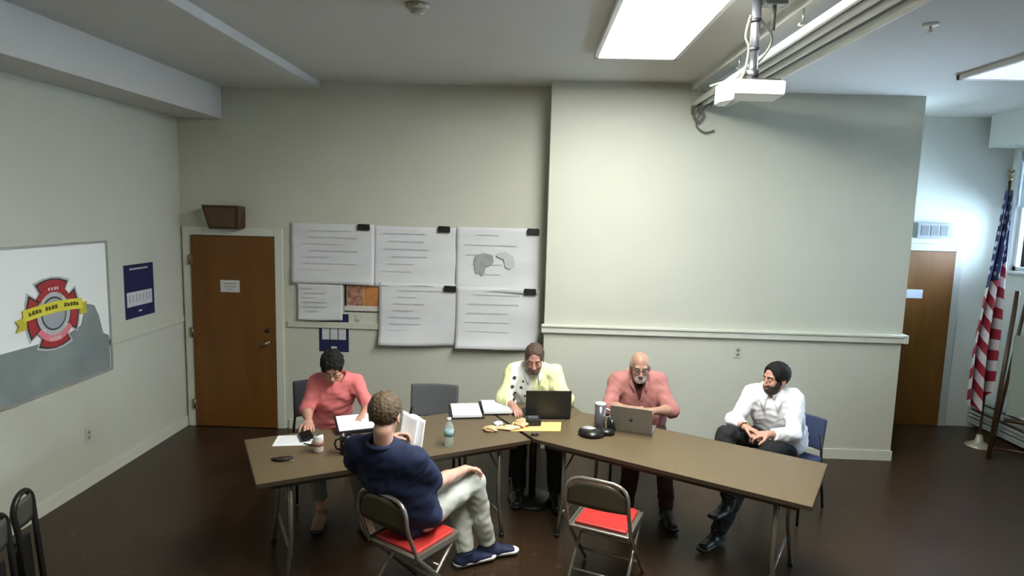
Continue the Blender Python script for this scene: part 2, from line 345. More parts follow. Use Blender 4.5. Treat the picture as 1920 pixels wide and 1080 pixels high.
sh = [(-2.45, -1.585, 1.565, 2.185, 1, .03, 'plan sheet at top left, nearest the brown door, with a small sheet pinned under it'),
      (-1.60, -.735, 1.56, 2.175, 0, .02, 'plan sheet at the middle of the top row on the back wall'),
      (-.745, .10, 1.53, 2.19, 1, .03, 'plan sheet at top right of the group, showing a grey shaded patch'),
      (-1.535, -.72, .955, 1.60, 2, .06, 'plan sheet at the middle of the lower row, right of the orange picture'),
      (-.735, .115, .945, 1.58, 3, .07, 'plan sheet at bottom right, just behind the man in the white and yellow shirt')]
sheets = []
for i, a in enumerate(sh):
    o = sheet(*a, seed=i); sheets.append(o); lines(o, a[0], a[1], a[2], a[3], a[4], (7, 6, 5, 7, 5)[i], i+20)
# shaded patches drawn on the top right sheet
b = MB(); b.T = Matrix(((1, 0, 0, 0), (0, 0, -1, 0), (0, 1, 0, 0), (0, 0, 0, 1)))
yy = -(YB-.0335)
def blob(b, pts): b.prism(pts, -yy-.0, -yy+.0008)
b = MB(); b.T = Matrix(((1, 0, 0, 0), (0, 0, 1, 0), (0, 1, 0, 0), (0, 0, 0, 1)))
b.prism([(-.56, 1.86), (-.54, 1.91), (-.46, 1.93), (-.37, 1.91), (-.36, 1.84), (-.40, 1.80), (-.44, 1.79), (-.45, 1.72), (-.48, 1.69), (-.50, 1.72), (-.55, 1.73)], YB-.0355, YB-.0345)
b.build('shaded_patch', mat('plan_shading', (.33, .36, .37), .8, col2=(.26, .28, .29), vscale=20), sheets[2])
b = MB(); b.T = Matrix(((1, 0, 0, 0), (0, 0, 1, 0), (0, 1, 0, 0), (0, 0, 0, 1)))
b.prism([(-.33, 1.93), (-.24, 1.95), (-.16, 1.90), (-.14, 1.82), (-.19, 1.77), (-.24, 1.79), (-.26, 1.87), (-.33, 1.90)], YB-.0355, YB-.0345)
b.build('shaded_patch', mat('plan_shading_light', (.50, .53, .54), .8), sheets[2])
o = sheet(-2.385, -1.915, 1.185, 1.56, 2, .02, 'small white sheet pinned below the top left plan sheet', 9, 'paper_notice', mat('notice_paper', (.62, .64, .655), .75)); lines(o, -2.385, -1.915, 1.185, 1.56, 2, 6, 31)
pic = panel('poster', -1.72, YB, 1.435, .36, .315, mat('poster_white', (.60, .58, .52), .6), 'orange and brown picture poster partly covered by the plan sheets', 'poster', None, .006)
marks(pic, mat('poster_orange', (.55, .24, .06), .5, col2=(.42, .17, .06), vscale=14), [(-1.70, -1.54, YB-.006, 1.345, 1.59)], 'picture')
marks(pic, mat('poster_tan', (.50, .28, .20), .5, col2=(.22, .09, .07), vscale=22), [(-1.875, -1.705, YB-.006, 1.345, 1.575)], 'picture')
marks(pic, BLACK, [(-1.90, -1.878, YB-.006, 1.34, 1.59)], 'border')
marks(pic, DGREY, [(-1.9, -1.54, YB-.006, 1.278, 1.29)], 'border')
# bulldog clips
for i, (x, z, lvl, wd, lb) in enumerate([(-1.69, 2.155, 1, .125, 'black clip on the top left plan sheet'), (-.87, 2.155, 0, .125, 'black clip on the top middle plan sheet'), (.035, 2.155, 1, .125, 'black clip at the top right plan sheet by the wall corner'), (-.80, 1.55, 2, .125, 'black clip on the lower middle plan sheet'), (.02, 1.545, 3, .125, 'black clip at the top of the bottom right plan sheet')]):
    b = MB(); y = YB-.02-.01*lvl; b.b6(x-wd/2, x+wd/2, y-.018, y, z-.027, z+.027, .006); b.tube([(x-wd/2+.005, y-.012, z+.028), (x+wd/2-.005, y-.012, z+.028)], .008, 8)
    tag(b.build('wall_clip', BLACK), lb, 'clip', 'black clips holding the plan sheets')
# plates
def plate(x, y, z, nrm, label, kind):
    t = thing('outlet_plate' if kind == 'outlet' else 'switch_plate', label, 'outlet' if kind == 'outlet' else 'light switch', (x, y, z), 0 if nrm == 'y' else math.pi/2)
    m = mat('plate_plastic', (.50, .51, .45), .35)
    MB().b6(-.037, .037, -.007, 0, -.06, .06, .003).build('plate', m, t)
    if kind == 'outlet':
        for dz in (-.022, .022): b = MB(); b.lathe([(.001, 0), (.016, 0), (.016, .003), (.001, .003)], (0, -.007, dz), 14, RX(math.pi/2)); b.b6(-.008, -.005, -.0105, -.01, dz-.004, dz+.006); b.b6(.005, .008, -.0105, -.01, dz-.004, dz+.006); b.build('socket', mat('socket_grey', (.30, .31, .28), .4), t)
    else: MB().box((0, -.012, .004), (.012, .016, .026), RX(.3)).build('toggle', m, t)
plate(2.07, YC, 1.05, 'y', 'small outlet plate on the pale wall between the two men at right', 'outlet')
plate(-1.75, YB, 1.19, 'y', 'light switch plate below the orange poster', 'switch')
plate(XL, 4.96, .44, 'x', 'outlet plate low on the left wall under the badge board', 'outlet')
# wooden speaker above the door
t = thing('wall_speaker', 'dark brown box speaker mounted above the left door', 'speaker', (-3.09, YB, 2.22))
b = MB(); prof = [(-.20, .10), (-.18, .11), (.18, .11), (.20, .10)]
pts = [(-.17, 0, .115), (.17, 0, .115), (.17, 0, -.115), (-.17, 0, -.115)]; pf = [(-.19, -.20, .125), (.19, -.20, .125), (.15, -.14, -.115), (-.15, -.14, -.115)]
vs = [b.bm.verts.new(p) for p in pts+pf]
for q in ((0, 1, 5, 4), (1, 2, 6, 5), (2, 3, 7, 6), (3, 0, 4, 7), (4, 5, 6, 7), (3, 2, 1, 0)): b.face([vs[k] for k in q])
b.build('cabinet', wood('speaker_wood', (.05, .022, .008), (.075, .035, .012), (1, 1, 6)), t, bevel=.008)
b = MB(); vs = [b.bm.verts.new(p) for p in [(-.155, -.198, .095), (.155, -.198, .095), (.125, -.150, -.09), (-.125, -.150, -.09), (-.155, -.206, .093), (.155, -.206, .093), (.125, -.158, -.092), (-.125, -.158, -.092)]]
for q in ((4, 5, 6, 7), (0, 1, 5, 4), (1, 2, 6, 5), (2, 3, 7, 6), (3, 0, 4, 7)): b.face([vs[k] for k in q])
b.build('grille', mat('grille_cloth', (.11, .065, .03), .9, bump=.3, bscale=200), t)
# grey box over the far door
t = thing('wall_box', 'grey box sign with three dark panels over the far door', 'wall box', (4.53, YD, 2.265))
MB().b6(-.19, .19, -.07, 0, -.085, .085, .006).build('housing', mat('grey_box', (.22, .24, .26), .5), t)
for k in range(3): MB().b6(-.15+k*.105, -.07+k*.105, -.074, -.068, -.055, .055).build('dark_panel', mat('dark_slot', (.10, .11, .12), .5), t)
# ================= ceiling gear =================
t = thing('smoke_detector', 'round cream smoke detector on the ceiling left of the light', 'smoke detector', (-.72, 4.0, ZC))
MB().lathe([(.001, 0), (.072, 0), (.072, -.018), (.055, -.03), (.001, -.03)], seg=28).build('base', mat('cream_plastic', (.42, .42, .34), .5), t)
MB().lathe([(.001, -.03), (.048, -.03), (.042, -.05), (.001, -.054)], seg=28).build('sensor_cap', mat('cream_plastic', (.42, .42, .34)), t)
t = thing('sprinkler_head', 'small white sprinkler on the ceiling at right', 'sprinkler', (2.32, 3.96, ZL))
MB().lathe([(.001, 0), (.045, 0), (.04, -.012), (.001, -.012)], seg=20).build('escutcheon', WHITE, t)
b = MB(); b.tube([(0, 0, -.01), (0, 0, -.04)], .008, 8); b.lathe([(.001, -.045), (.02, -.045), (.02, -.048), (.001, -.048)], seg=14); b.build('deflector', CHROME, t)
# conduit run
t = thing('cable_tray', 'bundle of white conduits and dark cables running along the ceiling to the middle wall', 'cable tray', (1.65, 2.0, 3.40))
for k, x in enumerate((-.155, -.065, .03, .15)):
    MB().tube([(x, -3.0, 0), (x, YC-2.0, 0)], (.026, .022, .022, .030)[k], 10).build('conduit', mat('conduit_white', (.86, .88, .84), .35), t)
for k, x in enumerate((-.11, -.018, .085)):
    MB().tube([(x, -3.0, .006), (x, YC-2.0, .006)], .014, 8).build('cable', mat('cable_dark', (.05, .055, .05), .5), t)
for k in range(7):
    y = -2.6+k*1.08; b = MB(); b.b6(-.19, .19, y-.015, y+.015, .03, .042); b.tube([(-.17, y, .04), (-.17, y, ZL-3.40)], .006, 6); b.tube([(.17, y, .04), (.17, y, ZL-3.40)], .006, 6); b.build('bracket', CHROME, t)
b = MB()
b.tube([(-.10, 4.12, 0), (-.13, 4.10, -.04), (-.15, 4.12, -.12), (-.10, 4.13, -.17), (-.06, 4.12, -.10), (-.12, 4.11, -.06)], .012, 8, curve=True)
b.tube([(-.02, 4.12, 0), (-.10, 4.12, -.10), (-.12, 4.13, -.20), (-.04, 4.13, -.26), (.05, 4.14, -.24)], .008, 8, curve=True)
b.tube([(-.14, 4.13, .02), (-.17, 4.12, -.04), (-.16, 4.13, -.10)], .014, 8)
b.build('hanging_wire', mat('cable_olive', (.12, .13, .10), .5), t)
# projector on its pole
px, py = 1.19, 3.62; zt = 3.06
t = thing('projector', 'white projector hanging from the ceiling on a grey pole', 'projector', (px, py, ZC))
def L(mb): mb.T = Matrix.Translation((-px, -py, -ZC)); return mb
L(MB()).tube([(px, py, ZC-.01), (px, py, zt+.06)], .024, 16).build('pole', mat('pole_grey', (.17, .18, .20), .3, .7), t)
L(MB()).lathe([(.001, ZC-.03), (.085, ZC-.03), (.085, ZC), (.001, ZC)], (px, py, 0), 20).build('ceiling_plate', mat('pole_grey', (.17, .18, .20)), t)
bd = L(MB()); T0 = bd.T.copy()
bd.T = T0 @ Matrix.Translation((px, py, zt)) @ RZ(-.10).to_4x4() @ RY(.03).to_4x4()
bd.prism([(-.11, -.10), (.155, -.10), (.155, .13), (-.11, .13)], -.042, .035)
body = bd.build('body', mat('projector_white', (.9, .91, .9), .3), t, bevel=.012)
sd = L(MB()); sd.T = T0 @ Matrix.Translation((px, py, zt)) @ RZ(-.10).to_4x4() @ RY(.03).to_4x4()
sd.prism([(-.105, -.10), (-.105, .13), (-.155, .14), (-.175, .10), (-.165, .0)], -.075, .03); sd.build('lens_housing', mat('projector_white', (.9, .91, .9)), t, bevel=.01)
v = L(MB()); v.T = sd.T if False else T0 @ Matrix.Translation((px, py, zt)) @ RZ(-.10).to_4x4() @ RY(.03).to_4x4()
for k in range(4): v.b6(.045+k*.024, .061+k*.024, -.103, -.098, -.012, .004)
v.build('vent', mat('vent_grey', (.62, .63, .66), .5), t)
v = L(MB()); v.T = T0 @ Matrix.Translation((px, py, zt)) @ RZ(-.10).to_4x4() @ RY(.03).to_4x4()
v.b6(-.02, .13, -.08, .09, .036, .046); v.tube([(0, 0, .05), (0, 0, .10)], .03, 12); v.build('mount_plate', BLACK, t)
w1 = L(MB())
w1.tube([(px+.03, py+.02, ZC-.16), (px+.12, py+.1, ZC-.20), (px+.16, py+.2, ZC-.24), (px+.10, py+.2, ZC-.33), (px-.02, py+.06, zt+.12), (px-.10, py+.05, zt+.04)], .008, 8, curve=True)
w1.tube([(px-.03, py, ZC-.14), (px-.05, py, ZC-.25), (px-.028, py, ZC-.32), (px-.05, py+.02, zt+.07), (px-.13, py+.06, zt+.05), (px-.2, py+.1, zt+.03)], .007, 8, curve=True)
w1.build('wire', mat('cable_olive', (.12, .13, .10)), t)
for dz in (.17, .32): L(MB()).lathe([(.001, -.01), (.029, -.01), (.029, .01), (.001, .01)], (px, py, ZC-dz), 16).build('pole_clamp', BLACK, t)
# black speaker-like box beside the pole
t = thing('ceiling_bracket', 'dark cable bracket on the ceiling beside the projector pole', 'bracket', (1.33, 3.75, ZL+.03))
MB().tube([(0, 0, .03), (0, 0, -.14)], .012, 8).build('stem', mat('cable_dark', (.05, .055, .05)), t); MB().b6(-.06, .06, -.04, .04, -.01, .03, .005).build('plate', mat('pole_grey', (.17, .18, .20)), t)
# ================= far right: heater, flag, easel =================
t = thing('baseboard_heater', 'long grey baseboard heater with fins below the windows', 'heater', (5.2, 3.5, 0))
b = MB(); b.b6(-.03, .15, -2.4, 3.82, .06, .09); b.b6(.10, .15, -2.4, 3.82, .05, .27); b.b6(-.03, .15, -2.4, 3.82, .24, .27); b.build('casing', mat('heater_paint', (.34, .35, .31), .4), t, bevel=.004)
for z in (.105, .15, .195): MB().box((-.025, .71, z), (.006, 6.2, .022), RY(.35)).build('louvre', mat('heater_paint', (.34, .35, .31)), t)
for y in (-2.4, 3.82): MB().b6(-.035, .15, y-.01, y+.01, 0, .27).build('end_cap', mat('heater_paint', (.34, .35, .31)), t)
# flag
fx, fy = 4.85, 6.66
t = thing('flag', 'stars and stripes flag hanging limp on a floor pole by the window', 'flag', (fx, fy, 0))
MB().lathe([(.001, 0), (.13, 0), (.13, .012), (.09, .03), (.04, .06), (.025, .13), (.001, .13)], seg=28).build('stand', mat('gold_stand', (.45, .40, .30), .3, .6), t)
MB().tube([(0, 0, .1), (0, 0, 2.80)], .013, 12).build('pole', wood('pole_wood', (.10, .05, .02), (.14, .07, .03), (1, 1, .2)), t)
b = MB(); b.ball((0, 0, 2.83), (.022, .022, .03)); b.tube([(0, 0, 2.86), (.03, 0, 2.90)], .01, 6); b.tube([(0, 0, 2.86), (-.03, 0, 2.90)], .01, 6); b.build('finial', mat('gold_finial', (.25, .20, .10), .3, .8), t)
def flag():
    NU, NV = 90, 80; bm = bmesh.new(); uvl = bm.loops.layers.uv.new('cloth'); g = []
    for i in range(NU+1):
        s = i/NU; row = []
        for j in range(NV+1):
            q = j/NV
            wdt = .035+.13*min(1, q*1.5)**.8+.05*math.sin(math.pi*q)
            bot = .42+.42*max(0, s-.35)**1.0+.05*math.sin(9*s)
            z = 2.70+(bot-2.70)*q
            x = -.02+(-.62+1.15*s)*wdt*1.15+.02*math.sin(5*q+3*s)-.045*q
            y = -.02-.055*(.3+q)*math.sin(s*math.pi*5+q*1.5)-.03*math.sin(s*math.pi)
            row.append((bm.verts.new((x, y, z)), s, q))
        g.append(row)
    for i in range(NU):
        for j in range(NV):
            q4 = [g[i][j], g[i+1][j], g[i+1][j+1], g[i][j+1]]; f = bm.faces.new([a[0] for a in q4]); f.smooth = True
            for lp, a in zip(f.loops, q4): lp[uvl].uv = (a[1], a[2])
    me = bpy.data.meshes.new('cloth'); bm.to_mesh(me); bm.free()
    m = bpy.data.materials.new('flag_cloth'); m.use_nodes = True; nt = m.node_tree; bs = nt.nodes['Principled BSDF']; bs.inputs['Roughness'].default_value = .7
    uv = nt.nodes.new('ShaderNodeUVMap'); uv.uv_map = 'cloth'; sep = nt.nodes.new('ShaderNodeSeparateXYZ'); nt.links.new(uv.outputs[0], sep.inputs[0])
    def M(op, a, b_=None, c=None):
        n = nt.nodes.new('ShaderNodeMath'); n.operation = op
        for k, x in enumerate((a, b_, c)):
            if x is None: continue
            if isinstance(x, (int, float)): n.inputs[k].default_value = x
            else: nt.links.new(x, n.inputs[k])
        return n.outputs[0]
    u, v = sep.outputs[0], sep.outputs[1]
    k = M('MULTIPLY_ADD', v, 9.5, M('MULTIPLY', u, -2.6)); fr_ = M('FRACT', k); red = M('GREATER_THAN', fr_, .5)
    can = M('LESS_THAN', M('ADD', v, M('MULTIPLY', u, .10)), .44)
    vo = nt.nodes.new('ShaderNodeTexVoronoi'); mp = nt.nodes.new('ShaderNodeMapping'); mp.inputs['Scale'].default_value = (9, 22, 1); nt.links.new(uv.outputs[0], mp.inputs[0]); nt.links.new(mp.outputs[0], vo.inputs[0]); vo.inputs['Scale'].default_value = 1; vo.inputs['Randomness'].default_value = .35
    star = M('LESS_THAN', vo.outputs['Distance'], .30)
    def mix(f, a, b_):
        n = nt.nodes.new('ShaderNodeMix'); n.data_type = 'RGBA'
        for idx, x in ((0, f), (6, a), (7, b_)):
            if isinstance(x, tuple): n.inputs[idx].default_value = x
            else: nt.links.new(x, n.inputs[idx])
        return n.outputs[2]
    st = mix(red, (.50, .48, .50, 1), (.25, .010, .025, 1)); ca = mix(star, (.012, .02, .08, 1), (.38, .40, .48, 1)); nt.links.new(mix(can, st, ca), bs.inputs['Base Color'])
    link('cloth', me, m, t)
flag()
t = thing('easel', 'dark wooden easel holding a pale board at the right edge', 'easel', (4.86, 6.3, 0))
EW = wood('easel_wood', (.035, .018, .008), (.06, .03, .012), (1, 1, .3))
b = MB(); b.tube([(-.16, 0, 0), (.02, .12, 1.7)], .026, 4); b.build('leg', EW, t); b = MB(); b.tube([(.40, -.32, 0), (.18, .08, 1.7)], .026, 4); b.build('leg', EW, t)
b = MB(); b.tube([(.20, .45, 0), (.12, .12, 1.65)], .02, 4); b.build('rear_leg', EW, t)
b = MB(); b.tube([(-.08, -.03, .42), (.36, -.28, .42)], .022, 4); b.build('ledge', EW, t)
MB().box((.17, -.06, .86), (.42, .02, .80), RZ(-.58) @ RX(-.12)).build('board', mat('easel_board', (.22, .26, .22), .5), t)
b = MB(); b.tube([(-.12, -.01, .12), (.35, -.27, .12)], .016, 4); b.build('crossbar', EW, t)
# ================= tables =================
TOPM = mat('laminate_brown', (.132, .098, .054), .42, col2=(.118, .088, .048), vscale=30, spec=.4); EDGE = mat('table_edge', (.05, .036, .022), .35); LEGM = mat('table_leg_steel', (.20, .18, .14), .35, .6)
def table(name, label, org, ang, Ln, W):
    t = thing(name, label, 'table', (org[0], org[1], 0), ang, 'folding tables set in a V')
    MB().b6(0, Ln, 0, W, .722, .737).build('tabletop', TOPM, t)
    b = MB(); e = .004
    for q in ((-e, Ln+e, -e, 0), (-e, Ln+e, W, W+e), (-e, 0, 0, W), (Ln, Ln+e, 0, W)): b.b6(*q, .712, .7375)
    b.build('edge_band', EDGE, t)
    b = MB(); b.b6(.08, Ln-.08, .04, .06, .675, .721); b.b6(.08, Ln-.08, W-.06, W-.04, .675, .721); b.b6(.08, .1, .06, W-.06, .675, .721); b.b6(Ln-.1, Ln-.08, .06, W-.06, .675, .721); b.build('apron', EDGE, t)
    for x, s in ((.20, 1), (Ln-.20, -1)):
        for y in (.09, W-.09):
            c = MB(); c.tube([(x, y, .715), (x, y, .30), (x-.02*s, y, .14), (x-.035*s, y, .015)], .0135, 10); lg = c.build('leg', LEGM, t)
            MB().lathe([(.001, 0), (.018, 0), (.018, .03), (.001, .03)], (x-.035*s, y, 0), 12).build('foot_cap', BLACK, lg)
        
        for z in (.20, .68): MB().tube([(x, .09, z), (x, W-.09, z)], .011, 8).build('crossbar', LEGM, t)
        c = MB(); c.tube([(x, W/2, .62), (x+.24*s, W/2, .70)], .008, 8); c.tube([(x, .09, .50), (x, W/2, .66)], .007, 8); c.tube([(x, W-.09, .50), (x, W/2, .66)], .007, 8); c.build('brace', LEGM, t)
    return t
A1 = math.atan2(.484, .875); A2 = math.atan2(-.508, .861)
table('folding_table', 'left brown folding table, angled toward the brown door', (-1.555, 3.505), A1, 1.83, .79)
table('folding_table', 'right brown folding table, running to the near right corner', (.075, 4.415), A2, 1.83, .76)
t = thing('corner_table', 'small brown wedge table filling the corner between the two folding tables', 'table', (.08, 5.0, 0))
def wl(p): return (p[0]-.08, p[1]-5.0)
MB().prism([wl(p) for p in ((.072, 4.425), (-.335, 5.105), (-.33, 5.29), (.40, 5.27), (.470, 5.075))], .705, .7365).build('tabletop', TOPM, t)
MB().tube([(0, 0, .03), (0, 0, .705)], .03, 14).build('post', BLACK, t)
MB().lathe([(.001, 0), (.2, 0), (.18, .02), (.04, .04), (.001, .04)], seg=28).build('base', BLACK, t)
# ================= chairs =================
REDV = mat('red_vinyl', (.50, .035, .03), .4, bump=.1, bscale=80)
def folding_chair(loc, rz, label, group=None, frame=None):
    t = thing('folding_chair', label, 'chair', loc, rz, group); fm = frame or STEEL
    top = []; R_ = .195
    n = 14
    for i in range(n+1):
        a = math.pi*i/n; x = -R_*math.copysign(abs(math.cos(a))**.45, math.cos(a)); top.append((x, -.27+.0*abs(math.sin(a)), .655+.135*math.sin(a)**.8))
    b = MB(); b.tube([(-.20, .21, .015), (-.20, -.19, .44), (-.196, -.255, .60)]+top+[(.196, -.255, .60), (.20, -.19, .44), (.20, .21, .015)], .012, 10); b.build('back_frame', fm, t)
    for s in (-1, 1):
        b = MB(); b.tube([(s*.18, .14, .425), (s*.18, -.27, .015)], .011, 10); lg = b.build('rear_leg', fm, t)
        MB().lathe([(.001, 0), (.017, 0), (.017, .03), (.001, .03)], (s*.18, -.27, 0), 10).build('foot_cap', BLACK, lg)
    for z in (.30, .13):
        y = .14-(.425-z)/.41*.41; b = MB(); b.tube([(-.18, y, z), (.18, y, z)], .009, 8); b.build('crossbar', fm, t)
    b = MB(); b.tube([(-.20, .11, .13), (.20, .11, .13)], .009, 8); b.build('crossbar', fm, t)
    def bp(u, v):
        x = -.188+.376*u; z = .615+(.165*(1-abs(2*u-1)**3.2*.55))*v; return (x, -.262-.02*(1-(2*u-1)**2), z)
    MB().sheet(bp, 18, 6).build('backrest', STEELB, t, solid=.006)
    b = MB(); b.prism([(-.19, -.19), (.19, -.19), (.185, .17), (.16, .205), (-.16, .205), (-.185, .17)], .418, .437); b.build('seat_pan', fm, t, bevel=.006)
    b = MB(); b.prism([(-.165, -.165), (.165, -.165), (.16, .15), (.14, .175), (-.14, .175), (-.16, .15)], .437, .456); b.build('seat_pad', REDV, t, bevel=.008)
    for s in (-1, 1): b = MB(); b.b6(s*.192-.004, s*.192+.004, -.2, .16, .415, .45); b.build('seat_hinge', fm, t)
    return t
folding_chair((.548, 3.862, 0), -.40, 'empty metal folding chair with red seat in front of the right table')
folding_chair((-.625, 3.555, 0), -.60, 'metal folding chair with red seat under the man in the navy shirt')
def padded_chair(loc, rz, fab, label, back_z=(.58, .88), group='padded stacking chairs behind the tables'):
    t = thing('padded_chair', label, 'chair', loc, rz, group); z0, z1 = back_z
    def bk(u, v):
        x = (-.21+.42*u); return (x, -.235-.05*v-.03*math.sin(math.pi*u), z0+(z1-z0)*v)
    o = MB().sheet(bk, 14, 8).build('backrest', fab, t, solid=.035); md = o.modifiers.new('b', 'BEVEL'); md.width = .012; md.segments = 3
    MB().b6(-.225, .225, -.21, .23, .415, .465, .02).build('seat', fab, t)
    for s in (-1, 1):
        b = MB(); b.tube([(s*.235, .20, .012), (s*.23, .19, .41), (s*.225, -.22, .41)], .011, 8); b.build('leg', BLACK, t)
        b = MB(); b.tube([(s*.235, -.28, .012), (s*.225, -.20, .41), (s*.20, -.235, .60), (s*.17, -.262, z0+.12)], .011, 8); b.build('leg', BLACK, t)
    return t
GREYF = mat('grey_upholstery', (.10, .11, .115), .8, bump=.2, bscale=200); DARKF = mat('dark_upholstery', (.03, .03, .035), .8); NAVYF = mat('navy_upholstery', (.03, .045, .10), .8)
padded_chair((-.80, 5.17, 0), math.pi, GREYF, 'empty grey padded chair between the woman and the papers', (.54, .82))
padded_chair((-1.66, 5.03, 0), math.pi+.45, DARKF, 'dark padded chair under the woman in the pink top')
padded_chair((.12, 5.60, 0), math.pi, DARKF, 'dark padded chair under the man in the white and yellow shirt')
padded_chair((1.0, 5.33, 0), math.pi-.15, mat('maroon_upholstery', (.10, .02, .02), .7), 'maroon padded chair under the bald man')
padded_chair((2.10, 5.0, 0), math.pi-.80, NAVYF, 'navy padded chair under the man in the white shirt', (.50, .75))
# two folded chairs leaning by the left wall
for k, (x, y, a) in enumerate([(-2.60, 2.94, 1.8), (-2.69, 3.22, 1.8)]):
    t = thing('folded_chair', ('dark folded chair leaning at lower left, the front one of two', 'dark folded chair at lower left, the rear one nearer the wall')[k], 'chair', (x, y, 0), a)
    b = MB(); pts = [(-.07, -.03, .01), (-.085, .02, .60)]+[(-.095*math.cos(math.pi*i/10), .03, .68+.10*math.sin(math.pi*i/10)) for i in range(11)]+[(.085, .02, .60), (.07, -.03, .01)]
    b.tube(pts, .016, 10); b.build('frame', mat('dark_frame', (.03, .03, .028), .35, .5), t)
    def fb(u, v): return (-.08+.16*u, .025-.01*math.sin(math.pi*u), .60+.15*v)
    MB().sheet(fb, 8, 5).build('backrest', mat('grey_metal_panel', (.16, .16, .14), .3, .6), t, solid=.008)
    MB().box((0, .04, .34), (.13, .03, .36), RX(-.05), .01).build('seat', mat('black_vinyl', (.012, .01, .01), .5), t)
    b = MB(); b.tube([(-.05, .09, .01), (-.06, .05, .5)], .011, 8); b.tube([(.05, .09, .01), (.06, .05, .5)], .011, 8); b.build('rear_leg', mat('dark_frame', (.03, .03, .028)), t)
# ================= things on the tables =================
ZT = .7375
def sheetp(name, c, wd, h, rz, label, cat='paper', n=1, m=PAPER, th=.003, z=ZT, group=None):
    t = MB(); rr = random.Random(int(c[0]*1000))
    for k in range(n): t.box((rr.uniform(-.004, .004)*k, rr.uniform(-.004, .004)*k, th/2+k*th), (wd, h, th*.8), RZ(rr.uniform(-.03, .03)*k))
    o = t.build(name, m); o.location = (c[0], c[1], z); o.rotation_euler = (0, 0, rz); return tag(o, label, cat, group)
def text_lines(par, wd, h, n, zt, mm=None):
    b = MB()
    for k in range(n): y = h/2-h*(.12+.76*k/n); b.b6(-wd*.4, wd*(.38 if k % 3 else .1), y-.0015, y+.0015, zt, zt+.0004)
    b.build('printing', mm or mat('print_grey', (.45, .46, .48), .7), par)
o = sheetp('paper', (-1.60, 4.215), .25, .20, .18, 'white paper lying near the left end of the left table'); text_lines(o, .25, .2, 8, .0026)
# open folders with paper
for c, rz, lb in (((-.475, 4.96), .18, 'black binder with white pages, the one next to the empty grey chair'), ((-.235, 5.08), .16, 'black binder with white pages, the one next to the yellow shirted man')):
    t = thing('binder', lb, 'binder', (c[0], c[1], ZT), rz, 'open black binders')
    MB().b6(-.135, .135, -.165, .175, 0, .012, .003).build('cover', BLACK, t)
    b = MB(); b.b6(-.115, .115, -.16, .15, .012, .03); pg = b.build('pages', PAPER, t)
    b = MB()
    for k in range(11): b.b6(-.09, .09 if k % 4 else .02, .12-.024*k, .123-.024*k, .03, .0304)
    b.build('printing', mat('print_grey', (.45, .46, .48)), pg)
    b = MB(); b.tube([(-.05, .16, .012), (-.05, .165, .035), (-.05, .15, .034)], .004, 6); b.tube([(.05, .16, .012), (.05, .165, .035), (.05, .15, .034)], .004, 6); b.build('ring', CHROME, t)
# clipboard the woman reads
t = thing('clipboard', 'black clipboard with white sheet in front of the woman in the pink top', 'clipboard', (-1.24, 4.50, ZT), .42)
MB().box((0, 0, .045), (.30, .235, .008), RX(.22), .002).build('board', BLACK, t); MB().box((-.0, .0, .051), (.27, .21, .003), RX(.22)).build('sheet', PAPER, t); MB().box((.13, .0, .057), (.02, .08, .008), RX(.22)).build('clip', CHROME, t)
MB().b6(-.12, .12, -.11, .09, 0, .018, .003).build('pad', BLACK, t)
# white can, phone and pouch at the left end
t = thing('drink_can', 'small white can standing on the left table beside the paper', 'can', (-1.365, 4.03, ZT))
MB().lathe([(.001, 0), (.026, 0), (.033, .008), (.033, .108), (.027, .12), (.001, .12)], seg=24).build('body', mat('can_white', (.72, .70, .68), .3, .2), t)
MB().lathe([(.001, .12), (.026, .12), (.027, .124), (.024, .122), (.001, .119)], seg=24).build('lid', CHROME, t)
MB().lathe([(.0332, .045), (.0336, .045), (.0336, .08), (.0332, .08)], seg=24).build('band', mat('can_band', (.35, .2, .18), .4), t)
t = thing('key_pouch', 'small dark crumpled pouch lying at the front left of the left table', 'pouch', (-1.545, 3.865, ZT), .2)
b = MB(); b.ball((0, 0, .012), (.05, .028, .014)); b.ball((.035, .018, .010), (.03, .02, .011)); b.ball((-.045, .015, .008), (.028, .014, .009)); b.build('pouch_body', mat('pouch_leather', (.02, .013, .01), .6, bump=.4, bscale=50), t)
b = MB(); b.tube(arc((.065, -.02, .006), .016, 0, 6.0, 12), .002, 6); b.build('key_ring', CHROME, t)
t = thing('mobile_phone', 'black phone leaning on the white paper of the left table', 'phone', (-1.53, 4.26, ZT+.003), .5)
MB().box((0, 0, .022), (.085, .155, .010), RY(-.22), .004).build('case', BLACK, t); MB().box((0, 0, .028), (.07, .14, .001), RY(-.22)).build('screen', mat('phone_glass', (.01, .012, .015), .08), t); MB().b6(.0, .05, -.03, .03, 0, .02, .003).build('stand', BLACK, t)
t = thing('black_pen', 'black pen on the left table beside the white can', 'pen', (-1.44, 4.13, ZT+.006), -.3)
MB().tube([(-.07, 0, 0), (.06, 0, 0)], .005, 8).build('barrel', BLACK, t); MB().tube([(.06, 0, 0), (.072, 0, 0)], .003, 8).build('tip', CHROME, t)
t = thing('travel_mug', 'black mug with a white mark, left of the man in the navy shirt', 'mug', (-1.175, 4.02, ZT), .2)
MB().lathe([(.001, 0), (.034, 0), (.04, .01), (.043, .10), (.041, .13), (.036, .13), (.034, .02), (.001, .02)], seg=28).build('cup', mat('mug_black', (.012, .012, .013), .25), t)
b = MB(); b.tube([(-.04, 0, .105), (-.068, 0, .095), (-.075, 0, .065), (-.062, 0, .035), (-.04, 0, .028)], .007, 8); b.build('handle', mat('mug_black', (.012, .012, .013)), t)
b = MB(); b.tube([(-.015, -.0425, .085), (.005, -.0435, .09), (.018, -.0405, .08), (.016, -.041, .05)], .0035, 6); b.build('white_mark', WHITE, t)
t = thing('water_bottle', 'clear plastic water bottle standing on the left table', 'bottle', (-.52, 4.235, ZT))
